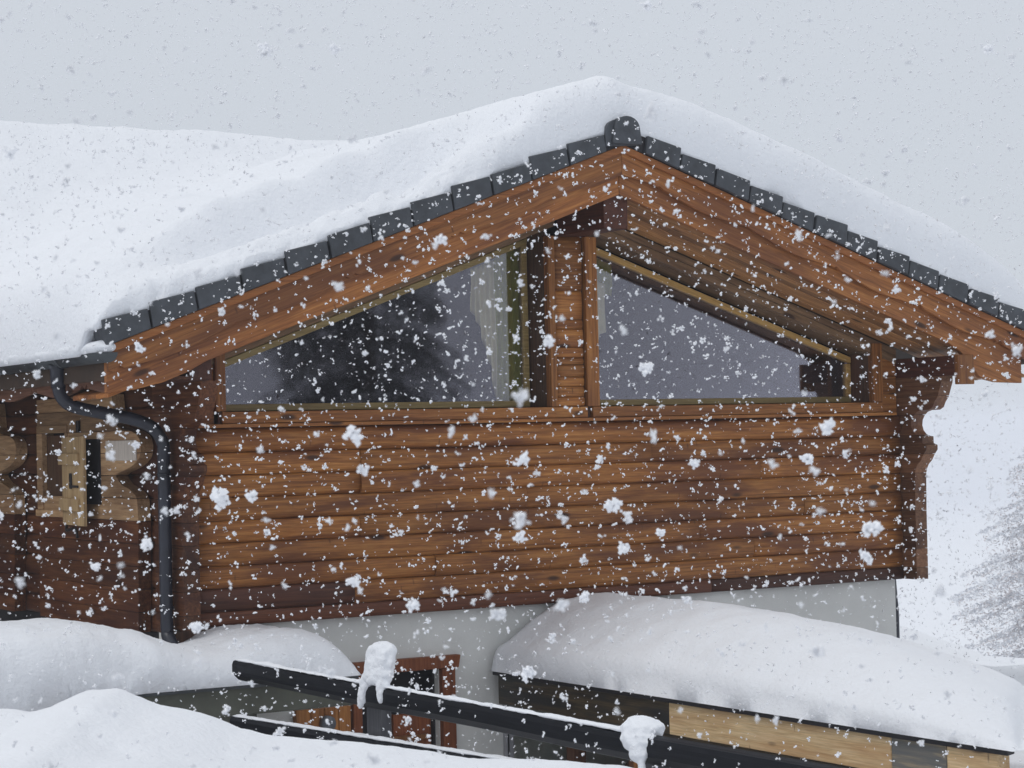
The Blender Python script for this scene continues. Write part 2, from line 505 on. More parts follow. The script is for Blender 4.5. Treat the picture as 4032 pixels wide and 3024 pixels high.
# ledge log just below the windows
log('log', 0.02, 7.275, -0.195, -0.004, -0.055, 0.06, M_logx, chalet, seed=1)
joints = [[], [1.52, 4.4], [1.52, 5.6], [3.1], [1.5, 6.1], [4.9], [2.2, 5.5], [1.44], [5.02]]
joints = [[1.52, 4.4], [1.52, 5.6], [3.1], [1.5, 6.1], [4.9], [2.2, 5.5], [1.44], [5.02]]
for i in range(8):
    zt, zb = courses[i], courses[i + 1]
    xs = [0.025] + joints[i] + [7.275]
    for k in range(len(xs) - 1):
        mat = M_logx
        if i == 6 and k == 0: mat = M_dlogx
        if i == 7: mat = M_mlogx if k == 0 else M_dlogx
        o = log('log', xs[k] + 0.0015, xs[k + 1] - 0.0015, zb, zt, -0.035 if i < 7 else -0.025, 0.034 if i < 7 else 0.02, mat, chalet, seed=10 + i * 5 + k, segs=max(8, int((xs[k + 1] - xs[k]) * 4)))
        if mat is M_dlogx: o['label'] = 'dark reddish log'

# narrow wall pieces of the gable above the ledge
box('ledge_board', 0.06, 7.2, -0.085, 0.02, 0.0, 0.030, M_boardx, chalet)
box('sill_board', 0.30, 3.40, -0.055, 0.03, 0.033, 0.125, M_boardx, chalet)
box('sill_board', 3.78, 7.06, -0.055, 0.03, 0.033, 0.125, M_boardx, chalet)
def casing_slant(x, d):
    prism('casing_foot', [(x, 0.033), (x + 0.02 * d, 0.033), (x + 0.055 * d, 0.30), (x + 0.035 * d, 0.30)], 'Y', -0.03, 0.0, M_dlogx, chalet)
casing_slant(0.27, 1); casing_slant(3.735, 1)
# wall behind
lw = [(0.02, 0.033), (0.345, 0.033), (0.345, top(0.345) - 0.41), (0.02, top(0.02) - 0.41)]
for a, b in ((0.033, 0.20), (0.203, 0.37), (0.373, 0.54)):
    zr = lambda x: top(x) - 0.415
    p = [(0.02, a), (0.255, a), (0.255, min(b, zr(0.255))), (0.02, min(b, zr(0.02)))]
    prism('log', p, 'Y', 0.004, 0.12, M_logx, chalet, bev=0.004)
for a, b in ((0.033, 0.20), (0.203, 0.37), (0.373, 0.54)):
    zr = lambda x: top(x) - 0.415
    p = [(7.085, a), (7.275, a), (7.275, min(b, zr(7.275))), (7.085, min(b, zr(7.085)))]
    prism('log', p, 'Y', 0.004, 0.12, M_logx, chalet, bev=0.004)
# casings beside the openings
box('casing', 0.258, 0.343, -0.035, 0.06, 0.128, top(0.30) - 0.44, M_boardz, chalet)
box('casing', 6.962, 7.08, -0.035, 0.06, 0.128, top(7.0) - 0.44, M_boardz, chalet)
# centre post between the windows
box('casing', 3.362, 3.425, -0.05, 0.06, 0.128, 1.60, M_boardz, chalet)
box('casing', 3.735, 3.858, -0.05, 0.06, 0.128, 1.60, M_boardz, chalet)
box('post_foot', 3.402, 3.733, -0.045, 0.06, 0.033, 0.126, M_boardx, chalet)
zs = [0.128, 0.21, 0.30, 0.385, 0.49, 0.55, 0.64, 0.80, 0.88, 1.13, 1.60]
for a, b in zip(zs, zs[1:]):
    log('post_board', 3.43, 3.712, a, b, -0.028, 0.018, M_boardx, chalet, segs=3, seed=int(a * 100))
box('post_back', 3.43, 3.73, 0.0, 0.3, 0.128, 1.60, M_reveal, chalet, bev=0)
# sloping boards above the openings
def rake_poly(x0, x1, d0, d1):
    pts = [x0, x1] if not (x0 < 3.6 < x1) else [x0, 3.6, x1]
    return [(x, top(x) - d0) for x in pts] + [(x, top(x) - d1) for x in reversed(pts)]
for d0, d1 in ((0.405, 0.465), (0.468, 0.54)):
    prism('rake_board', rake_poly(0.02, 3.46, d0, d1), 'Y', -0.012 + (d0 - 0.4) * 0.1, 0.07, M_greyl, chalet, bev=0.003)
    prism('rake_board', rake_poly(3.74, 7.275, d0, d1), 'Y', -0.012 + (d0 - 0.4) * 0.1, 0.07, M_grey, chalet, bev=0.003)
# window linings
def lining(xa, xb):
    d = 0.545
    prism('reveal', [(xa, 0.128), (xa - 0.03, 0.128), (xa - 0.03, top(xa) - d), (xa, top(xa) - d)], 'Y', 0.062, 0.33, M_reveal, chalet)
    prism('reveal', [(xb, 0.128), (xb + 0.03, 0.128), (xb + 0.03, top(xb) - d), (xb, top(xb) - d)], 'Y', 0.03, 0.33, M_reveal, chalet)
    prism('reveal', [(xa, top(xa) - d), (xb, top(xb) - d), (xb, top(xb) - d + 0.03), (xa, top(xa) - d + 0.03)], 'Y', 0.072, 0.33, M_grey if xa > 3 else M_greyl, chalet)
    box('reveal', xa, xb, 0.032, 0.33, 0.095, 0.126, M_reveal, chalet, bev=0)
lining(0.345, 3.36); lining(3.86, 6.96)

def window(xa, xb, fm_bottom, fm_top):
    """Trapezoid window: bottom, sloping head and two stiles, glass set back inside them."""
    w = 0.055
    fr = empty('window'); fr.parent = chalet
    d = 0.577
    za, zb = top(xa) - d, top(xb) - d
    z0 = 0.135
    sl = (zb - za) / (xb - xa)
    box('frame', xa, xb, 0.27, 0.33, z0, z0 + w, fm_bottom, fr, bev=0.006)
    prism('frame', [(xa, za), (xb, zb), (xb, zb - w * 1.06), (xa, za - w * 1.06)], 'Y', 0.265, 0.33, fm_top, fr, bev=0.006)
    box('frame', xa, xa + w, 0.272, 0.33, z0 + w, za - 0.06, fm_bottom, fr, bev=0.005)
    box('frame', xb - w, xb, 0.272, 0.33, z0 + w, zb - 0.06, fm_top, fr, bev=0.005)
    prism('pane', [(xa + 0.03, z0 + 0.03), (xb - 0.03, z0 + 0.03), (xb - 0.03, zb - 0.03), (xa + 0.03, za - 0.03)], 'Y', 0.300, 0.306, M_glass, fr)
    return fr
window(0.345, 3.345, M_frame, M_frame)
window(3.87, 6.95, M_frame, M_framer)

# dark room behind the glass
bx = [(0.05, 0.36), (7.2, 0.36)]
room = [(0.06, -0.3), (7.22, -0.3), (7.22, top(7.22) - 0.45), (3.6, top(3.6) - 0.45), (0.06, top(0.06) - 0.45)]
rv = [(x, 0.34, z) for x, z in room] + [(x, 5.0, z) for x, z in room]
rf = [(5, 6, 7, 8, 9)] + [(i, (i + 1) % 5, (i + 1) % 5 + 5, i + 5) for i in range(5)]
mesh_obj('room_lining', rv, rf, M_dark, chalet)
box('wall_core', 0.03, 7.27, 0.07, 0.33, -1.55, 0.094, M_deck, chalet, bev=0)

# plaster storey under the logs, door, and the metal framed window by the lean-to
def wall_with_holes(name, x0, x1, y0, y1, z0, z1, holes, mat, parent):
    """front wall as butted blocks around rectangular holes (xa, xb, ztop)"""
    V, F = [], []
    def blk(a, b, c, d):
        n = len(V)
        V.extend([(x, y, z) for x in (a, b) for y in (y0, y1) for z in (c, d)])
        F.extend([tuple(n + i for i in q) for q in ((0, 1, 3, 2), (4, 6, 7, 5), (0, 4, 5, 1), (2, 3, 7, 6), (0, 2, 6, 4), (1, 5, 7, 3))])
    xs = x0
    for xa, xb, zt in holes:
        blk(xs, xa, z0, z1); blk(xa, xb, zt, z1); xs = xb
    blk(xs, x1, z0, z1)
    return mesh_obj(name, V, F, mat, parent)
wall_with_holes('plaster_wall', -0.10, 7.235, 0.05, 0.35, -4.6, -1.557, [(1.50, 2.245, -2.03)], M_plaster, chalet)
box('plaster_side_wall', -0.06, 0.2, 0.351, 9.0, -4.6, -1.60, M_plaster, chalet, bev=0)
box('plaster_side_wall', 6.9, 7.235, 0.351, 9.0, -4.6, -1.557, M_plaster, chalet, bev=0)

door = empty('door'); door.parent = chalet
prism('lintel', [(1.40, -1.925), (2.425, -1.925), (2.405, -2.03), (1.43, -2.03)], 'Y', -0.02, 0.10, M_doorw, door, bev=0.006)
box('jamb', 1.42, 1.50, -0.01, 0.12, -4.0, -2.033, M_doorw, door)
box('jamb', 2.25, 2.375, -0.01, 0.12, -4.0, -2.033, M_doorw, door)
box('lining', 2.228, 2.2445, 0.121, 0.359, -4.0, -2.033, M_black, door, bev=0)  # black boards hide the lit plaster edges; doorway shade put into colour
box('lining', 1.501, 1.515, 0.121, 0.359, -4.0, -2.033, M_black, door, bev=0)
box('lining', 1.516, 2.227, 0.121, 0.359, -2.045, -2.033, M_black, door, bev=0)
box('leaf', 1.87, 2.226, 0.16, 0.21, -4.0, -2.40, M_doorw, door)
box('cross_bar', 1.80, 2.168, 0.12, 0.158, -2.62, -2.575, M_plank, door)
box('dark_opening', 1.45, 2.3, 0.36, 0.40, -4.2, -1.9, M_dark, chalet, bev=0)

wf = empty('window'); wf.parent = chalet
wf['label'] = 'grey metal framed window beside the lean-to'
for a in ((2.855, 2.875, -3.9, -1.885), (2.905, 2.945, -3.9, -1.93)):
    box('frame', a[0], a[1], 0.0 if a[0] < 2.9 else 0.02, 0.048, a[2], a[3], M_metal, wf, bev=0.003)
box('frame', 2.878, 4.2, 0.0, 0.046, -1.915, -1.887, M_metal, wf, bev=0.003)
box('pane', 2.877, 2.903, 0.03, 0.045, -3.9, -1.918, M_black, wf, bev=0)
box('pane', 2.95, 4.2, 0.036, 0.045, -3.9, -1.94, M_glass, wf, bev=0)

# plank cupboard front by the door with a round porthole
cup = empty('cupboard_door'); cup.parent = chalet
cup['label'] = 'orange plank door with a round grey light'
xx = [0.90, 1.03, 1.155, 1.28, 1.39]
for a, b in zip(xx, xx[1:]):
    box('plank', a + 0.002, b - 0.002, -0.02, 0.045, -3.9, -2.265, M_plank, cup, bev=0.005)
tube('porthole', [(1.165, -0.075, -2.385), (1.165, -0.02, -2.385)], 0.062, M_lamp, cup, seg=20)

# side wall: timbers running back to the left
sc_z = [0.36, 0.18, 0.0, -0.18, -0.36, -0.54, -0.72, -0.90, -1.08, -1.26, -1.44, -1.60]
for i, (a, b) in enumerate(zip(sc_z, sc_z[1:])):
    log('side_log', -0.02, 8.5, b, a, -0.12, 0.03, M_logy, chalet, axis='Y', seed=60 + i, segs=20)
box('side_core', -0.01, 0.05, 0.33, 8.5, -1.6, 0.8, M_deck, chalet, bev=0)
box('side_core', 7.20, 7.30, 0.33, 8.5, -1.6, 0.6, M_deck, chalet, bev=0)
# profile of the projecting wall ends that carry the eaves purlins (y, z)
prof_r = [(-0.62, 0.30), (-0.56, 0.16), (-0.516, 0.113), (-0.49, 0.065), (-0.44, 0.042), (-0.33, 0.040), (-0.27, 0.025), (-0.225, -0.005), (-0.195, -0.05), (-0.187, -0.10), (-0.205, -0.150), (-0.245, -0.185), (-0.30, -0.203), (-0.337, -0.207), (-0.339, -0.271), (-0.390, -0.287), (-0.390, -0.330), (-0.345, -0.378), (-0.310, -0.430), (-0.262, -0.468), (-0.236, -0.51), (-0.222, -0.56), (-0.213, -0.90), (-0.21, -1.553)]
def prof_y(z, tab=prof_r):
    return lerp_tab([(-b, a) for a, b in tab], -z)
def wing(x0, x1, mat):
    edges = [0.355] + [0.17, 0.0, -0.195, -0.37, -0.55, -0.73, -0.905, -1.085, -1.26, -1.44, -1.553]
    for a, b in zip(edges, edges[1:]):
        zz = [a - 0.002] + sorted([z for _, z in prof_r if b + 0.004 < z < a - 0.004], reverse=True) + [b + 0.002]
        poly = [(prof_y(z), z) for z in zz] + [(0.35, b + 0.002), (0.35, a - 0.002)]
        prism('wall_end', poly, 'X', x0, x1, mat, chalet)
wing(7.28, 7.42, M_wingr)
wing(-0.12, 0.018, M_logy)
for xa, xb in ((7.30, 7.40), (-0.10, 0.0)):
    prism('wall_end_core', [(y + 0.012, z - (0.010 if z > 0.29 else -0.004 if z < -1.5 else 0)) for y, z in prof_r] + [(0.34, -1.54), (0.34, 0.29)], 'X', xa, xb, M_deck, chalet)
box('wall_end_back', 7.30, 7.41, 0.36, 8.5, -1.55, 0.6, M_deck, chalet, bev=0)

# carved cross-wall panels standing proud of the side wall
prof_p = [(0.94, 0.35), (0.928, 0.282), (0.882, 0.076), (0.80, 0.03), (0.717, 0.010), (0.60, 0.0), (0.497, -0.012), (0.40, -0.035), (0.345, -0.07), (0.316, -0.12), (0.318, -0.17), (0.36, -0.22), (0.44, -0.26), (0.55, -0.292), (0.678, -0.316), (0.80, -0.335), (0.876, -0.36), (0.82, -0.40), (0.740, -0.436), (0.60, -0.465), (0.522, -0.487), (0.45, -0.52), (0.417, -0.56), (0.398, -0.72), (0.415, -1.10), (0.439, -1.598)]
def panel(dy, y_back, hole=None):
    ed = [0.30] + sc_z[1:]
    for a, b in zip(ed, ed[1:]):
        if a - b < 0.01: continue
        zz = [a - 0.0025] + sorted([z for _, z in prof_p if b + 0.004 < z < a - 0.004], reverse=True) + [b + 0.0025]
        f = lambda z: prof_y(z, prof_p) + dy
        zc = (a + b) / 2
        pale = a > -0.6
        spans = [(None, y_back)]
        if hole and hole[2] < zc < hole[3]:
            spans = [(None, hole[0]), (hole[1], y_back)]
        for s0, s1 in spans:
            if s0 is None:
                poly = [(f(z), z) for z in zz] + [(s1, b + 0.0025), (s1, a - 0.0025)]
            else:
                poly = [(s0, b + 0.0025), (s1, b + 0.0025), (s1, a - 0.0025), (s0, a - 0.0025)]
            prism('panel_board', poly, 'X', -0.235, -0.13, M_paley if pale else M_logy, chalet, bev=0.0)
panel(0, 2.76, hole=(2.04, 2.62, -0.63, -0.02))
panel(3.02, 6.2)
box('carved_inset', -0.247, -0.236, 0.40, 1.06, -0.24, -0.078, M_inset, chalet)['label'] = 'pale smooth inset block'
# small window with the standing-open shutter
sw = empty('window'); sw.parent = chalet; sw['label'] = 'small square side window'
box('board', -0.20, -0.17, 2.04, 2.62, -0.63, -0.02, M_reveal, sw, bev=0)
box('frame', -0.250, -0.20, 2.605, 2.74, -0.66, 0.0, M_paley, sw)
box('frame', -0.245, -0.20, 1.98, 2.04, -0.66, 0.0, M_paley, sw)
box('frame', -0.250, -0.20, 1.98, 2.74, 0.002, 0.07, M_paley, sw)
box('sill', -0.262, -0.20, 1.94, 2.76, -0.72, -0.662, M_paley, sw)
box('black_block', -0.238, -0.15, 1.20, 1.62, -0.60, -0.06, M_black, sw, bev=0)  # flat black block, slightly proud of the panel beside the shutter
sh = empty('shutter', (0, 0, 0)); sh.parent = chalet
sh['label'] = 'pale plank shutter standing ajar'
hx, hy = -0.265, 1.97
fx, fy = -0.335, 1.26
dv = Vector((fx - hx, fy - hy)).normalized(); Ls = 0.70
nvv = Vector((dv.y, -dv.x))
if nvv.x > 0: nvv = -nvv
def shp(a, off, z): return (hx + dv.x * a + nvv.x * off, hy + dv.y * a + nvv.y * off, z)
def shbox(name, a0, a1, o0, o1, z0, z1, mat):
    v = [shp(a, o, z) for a in (a0, a1) for o in (o0, o1) for z in (z0, z1)]
    f = [(0, 1, 3, 2), (4, 6, 7, 5), (0, 4, 5, 1), (2, 3, 7, 6), (0, 2, 6, 4), (1, 5, 7, 3)]
    return bevel_mesh(mesh_obj(name, v, f, mat, sh), 0.003)
for k in range(4):
    shbox('plank', Ls * k / 4 + 0.002, Ls * (k + 1) / 4 - 0.002, 0, 0.03, -0.775, -0.035, M_pale)
shbox('batten', -0.03, Ls - 0.10, 0.031, 0.055, -0.27, -0.175, M_pale)
shbox('batten', -0.03, Ls - 0.10, 0.031, 0.055, -0.655, -0.55, M_pale)
shbox('latch', Ls * 0.42, Ls * 0.50, 0.031, 0.045, -0.47, -0.34, M_iron)
shbox('latch_bar', Ls * 0.50, Ls * 0.80, 0.031, 0.042, -0.46, -0.44, M_iron)
tube('hook', spline([(-0.28, 1.90, -0.76), (-0.31, 1.84, -0.82), (-0.30, 1.68, -0.80), (-0.31, 1.60, -0.83), (-0.31, 1.58, -0.88)], 4), 0.012, M_iron, chalet, seg=8)
box('hook_plate', -0.262, -0.236, 1.66, 1.71, 0.0, 0.10, M_iron, chalet)

# black board painted as the shadow gap under the timber side wall, and the brown plank at the corner
box('shadow_gap_board', -0.10, -0.065, 0.36, 8.5, -2.2, -1.605, M_black, chalet, bev=0)
box('corner_plank', -0.13, 0.62, -0.06, 0.045, -1.66, -1.56, M_brownpost, chalet)
box('corner_plank', -0.105, -0.02, 0.0, 0.048, -2.2, -1.662, M_brownpost, chalet)

# ---- roof timber
def scallop(s, per=1.02):
    u = (s / per) % 1.0
    z = 0.020 * math.sin(2 * math.pi * (u - 0.1))
    for c in (0.30, 0.38, 0.93):
        dd = abs(u - c)
        if dd < 0.028: z -= 0.0 if c == 0.93 else -0.035 * (1 - dd / 0.028)
    return z
def barge(x0, x1, mat, y0=-0.85, y1=-0.805):
    n = 110
    xs = frange(x0, x1, n)
    up = [(x, top(x)) for x in (x0, x1)]
    lo = [(x, top(x) - 0.225 + scallop((x - 3.6) * 1.06)) for x in reversed(xs)]
    return prism('barge_board', up + lo, 'Y', y0, y1, mat, chalet)
barge(XL, 3.598, M_rakel); barge(3.602, XR, M_raker)
for x0, x1, mt in ((XL - 0.01, 3.599, M_trim), (3.601, XR + 0.01, M_trim)):
    prism('fascia_strip', [(x0, top(x0) + 0.006), (x1, top(x1) + 0.006), (x1, top(x1) - 0.055), (x0, top(x0) - 0.055)], 'Y', -0.885, -0.852, mt, chalet, bev=0.004)
prism('rafter_board', [(XL, top(XL) - 0.02), (3.598, top(3.598) - 0.02), (3.598, top(3.6) - 0.40), (-0.15, top(-0.15) - 0.40), (-0.30, top(-0.30) - 0.425), (-0.50, 0.335), (-0.72, 0.285), (XL, 0.265)], 'Y', -0.802, -0.75, M_rakel, chalet, bev=0.004)
prism('rafter_board', [(3.602, top(3.602) - 0.02), (8.12, top(8.12) - 0.02), (8.12, 0.275), (7.80, 0.285), (7.60, 0.325), (7.36, top(7.36) - 0.43), (7.2, top(7.2) - 0.40), (3.602, top(3.6) - 0.40)], 'Y', -0.802, -0.75, M_raker, chalet, bev=0.004)
# soffit boards between the rafter board and the gable
ys = [-0.748, -0.62, -0.49, -0.37, -0.25, -0.12, 0.0]
for k, (a, b) in enumerate(zip(ys, ys[1:])):
    dz = 0.004 * (k % 2)
    for x0, x1, mt in ((XL + 0.03, 3.598, M_rakel), (3.602, XR - 0.03, M_soffr_lit)):
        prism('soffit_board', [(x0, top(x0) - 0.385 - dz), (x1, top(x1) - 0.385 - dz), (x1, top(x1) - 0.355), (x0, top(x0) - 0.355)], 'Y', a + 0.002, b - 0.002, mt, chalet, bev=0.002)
# purlins
box('ridge_purlin', 3.48, 3.72, -0.745, 0.0, 1.60, 1.89, M_purlin, chalet, bev=0.006)
box('eaves_purlin', 7.28, 7.47, -0.80, 0.35, 0.352, 0.535, M_purlin, chalet, bev=0.006)
box('purlin_cap', 7.275, 7.475, -0.855, -0.802, 0.268, 0.54, M_boardz, chalet, bev=0.006)
box('eaves_purlin', -0.27, -0.08, -0.748, 0.35, 0.352, 0.535, M_purlin, chalet, bev=0.006)
# roof deck behind
for x0, x1 in ((XL, 3.599), (3.601, XR)):
    prism('roof_deck', [(x0, top(x0) - 0.012), (x1, top(x1) - 0.012), (x1, top(x1) - 0.25), (x0, top(x0) - 0.25)], 'Y', -0.748, 8.0, M_deck, chalet)
# upper gable closing
prism('gable_core', [(0.03, top(0.03) - 0.42), (3.6, top(3.6) - 0.42), (7.26, top(7.26) - 0.42), (7.26, top(7.26) - 0.26), (3.6, top(3.6) - 0.26), (0.03, top(0.03) - 0.26)], 'Y', 0.02, 0.4, M_deck, chalet)
# scalloped board under the gutter
yy = frange(-0.74, 8.0, 260)
pl = [(y, 0.285 + scallop(y + 0.55, 1.15) * 1.25) for y in yy]
prism('eaves_board', [(8.0, 0.50), (-0.74, 0.50)] + pl, 'X', -0.865, -0.835, wood('pinkish_eaves_board', (0.14, 0.06, 0.035), (0.22, 0.10, 0.06), (0.30, 0.15, 0.09), 'Y', stain=0.3), chalet)
box('eaves_soffit', -0.834, -0.13, -0.745, 8.0, 0.36, 0.385, M_logy, chalet, bev=0)

# slates along the verge
def verge_tiles(side):
    ln = 0.366 if side < 0 else 0.358
    k = 0
    x = 3.6 + side * 0.19
    while abs(x - 3.6) < (4.40 if side < 0 else 4.6):
        xn = x + side * ln
        rnd = random.Random(k + (100 if side < 0 else 0))
        h = 0.152 + rnd.uniform(-0.010, 0.010)
        up0, up1 = -0.004 + rnd.uniform(0, .006), 0.034 + rnd.uniform(-0.010, 0.010)
        a, b = x + side * 0.007, xn - side * 0.007
        lift = rnd.uniform(-0.006, 0.006)
        poly = [(a, top(a) + 0.010), (b, top(b) + 0.010), (b + side * 0.026, top(b) + h + up1 + lift), (a + side * 0.026, top(a) + h + up0 + lift)]
        prism('verge_tile', poly, 'Y', -0.908 - rnd.uniform(0, 0.026), -0.70, M_tile, chalet, bev=0.006)
        x = xn; k += 1
verge_tiles(-1); verge_tiles(1)
prism('tile_bed', [(XL + 0.05, top(XL + 0.05) + 0.008), (3.6, 2.29), (3.6, 2.43), (XL + 0.05, top(XL + 0.05) + 0.15)], 'Y', -0.89, -0.72, M_black, chalet)
prism('tile_bed', [(XR - 0.05, top(XR - 0.05) + 0.008), (3.6, 2.29), (3.6, 2.43), (XR - 0.05, top(XR - 0.05) + 0.15)], 'Y', -0.89, -0.72, M_black, chalet)
rp = [(3.60 + 0.125 * math.cos(a), 2.42 + 0.10 * math.sin(a)) for a in frange(0, math.pi, 10)]
prism('ridge_tile', [(3.745, 2.285)] + rp + [(3.45, 2.285)], 'Y', -0.955, -0.45, M_tile, chalet, bev=0.006)
rp = [(3.57 + 0.165 * math.cos(a), 2.40 + 0.10 * math.sin(a)) for a in frange(0, math.pi, 10)]
prism('ridge_tile', [(3.745, 2.285)] + rp + [(3.39, 2.26)], 'Y', -0.925, -0.40, M_tile, chalet, bev=0.004)

# gutter along the left eave, with joints and end cap, and the downpipe
gut = empty('gutter'); gut.parent = chalet
def half_round(name, y0, y1, r, mat, cx=-0.955, cz=0.555):
    V, F = [], []
    n = 12
    for y in (y0, y1):
        for rr in (r, r - 0.006):
            for k in range(n + 1):
                a = math.pi + math.pi * k / n
                V.append((cx + rr * math.cos(a), y, cz + rr * math.sin(a)))
    m = n + 1
    for k in range(n):
        F += [(k, k + 1, 2 * m + k + 1, 2 * m + k), (m + k, 3 * m + k, 3 * m + k + 1, m + k + 1), (k, m + k, m + k + 1, k + 1), (2 * m + k, 2 * m + k + 1, 3 * m + k + 1, 3 * m + k)]
    for k in (0, n):
        F.append((k, 2 * m + k, 3 * m + k, m + k))
    return mesh_obj(name, V, F, mat, gut, smooth=True)
for a, b in ((-0.90, 0.02), (0.03, 1.28), (1.29, 3.4), (3.41, 5.8), (5.81, 8.0)):
    half_round('gutter_length', a, b, 0.075, M_gutter)
for y in (0.025, 1.285, 3.405, 5.805):
    half_round('joint_collar', y - 0.022, y + 0.022, 0.080, M_gutter)
ec = [(-0.955 + 0.074 * math.cos(a), 0.555 + 0.074 * math.sin(a)) for a in frange(math.pi, 2 * math.pi, 10)]
prism('end_cap', ec, 'Y', -0.906, -0.901, M_gutter, gut)
PX = -0.195
path = [(-0.955, 0.16, 0.50), (-0.955, 0.16, 0.36), (-0.93, 0.155, 0.255), (-0.84, 0.13, 0.185), (-0.60, 0.07, 0.125), (-0.40, 0.0, 0.075), (-0.27, -0.03, 0.01), (PX - 0.005, -0.045, -0.10), (PX, -0.05, -0.24), (PX, -0.05, -0.9), (PX, -0.05, -1.50), (PX, -0.10, -1.62), (-0.16, -0.22, -1.76)]
dp = empty('downpipe'); dp.parent = chalet
tube('pipe', spline(path, 6), 0.050, M_pipe, dp)
tube('outlet', [(-0.955, 0.16, 0.505), (-0.955, 0.16, 0.46), (-0.955, 0.16, 0.33)], [0.075, 0.062, 0.056], M_pipe, dp)
for z in (-0.35, -1.38):
    tube('pipe_clip', [(PX, -0.05, z - 0.012), (PX, -0.05, z + 0.012)], 0.056, M_pipe, dp)
dp2 = empty('downpipe'); dp2.parent = chalet
tube('pipe', spline([(8.35, 0.45, 0.48), (8.30, 0.45, 0.30), (8.10, 0.45, 0.18), (7.75, 0.45, 0.02), (7.55, 0.45, -0.12), (7.53, 0.45, -0.5), (7.53, 0.45, -1.4), (7.52, 0.42, -1.62), (7.47, 0.35, -1.78), (7.455, 0.32, -1.95), (7.455, 0.32, -2.8), (7.455, 0.32, -3.6)], 6), 0.042, M_pipe, dp2)

for o in chalet.children:
    o.matrix_parent_inverse = INV

# ------------------------------------------------------------------ curtains
def curtain(name, cols, y, mat, folds, label, cat='curtain', amp=0.016, group=None):
    """cols: (x, zbottom, ztop) control table; cloth hangs in folds"""
    n = 60; m = 16
    x0, x1 = cols[0][0], cols[-1][0]
    tb = [(c[0], c[1]) for c in cols]; tt = [(c[0], c[2]) for c in cols]
    def fn(u, v):
        zb, zt = lerp_tab(tb, u), lerp_tab(tt, u)
        s = (u - x0) / (x1 - x0)
        return (u + 0.006 * math.sin(v * 5 + u * 20), y + amp * math.sin(s * folds * 2 * math.pi + 0.6 * v) * (0.7 + 0.5 * v), zt + (zb - zt) * v)
    o = sheet(name, frange(x0, x1, n), frange(0, 1, m), fn, mat)
    mo = o.modifiers.new('thick', 'SOLIDIFY'); mo.thickness = 0.002
    return tag(o, label, cat, group)
tz = lambda x, d=0.615: top(x) - d
curtain('curtain', [(3.06, 0.16, tz(3.06)), (3.34, 0.16, tz(3.34))], 0.355, M_olcloth, 4.5, 'olive green curtain hanging at the right edge of the left triangular window')
curtain('curtain', [(2.83, 0.98, tz(2.83, 0.66)), (2.90, 0.85, tz(2.90, 0.66)), (2.96, 0.62, tz(2.96, 0.66)), (3.02, 0.45, tz(3.02, .66)), (3.05, 0.18, tz(3.05, .66)), (3.12, 0.17, tz(3.12, 0.66))], 0.37, M_sheer, 6, 'white sheer curtain gathered left of the olive one in the left window')
curtain('curtain', [(3.90, 0.38, 1.30), (4.10, 0.50, 1.28), (4.16, 0.78, 1.24), (4.22, 0.80, 1.22)], 0.37, M_sheer, 4, 'white sheer curtain end at the top left corner of the right window')
curtain('curtain', [(3.90, 1.24, tz(3.92)), (4.35, 1.12, tz(4.35))], 0.45, M_olcloth, 4, 'short olive curtain heading above the sheer in the right window')

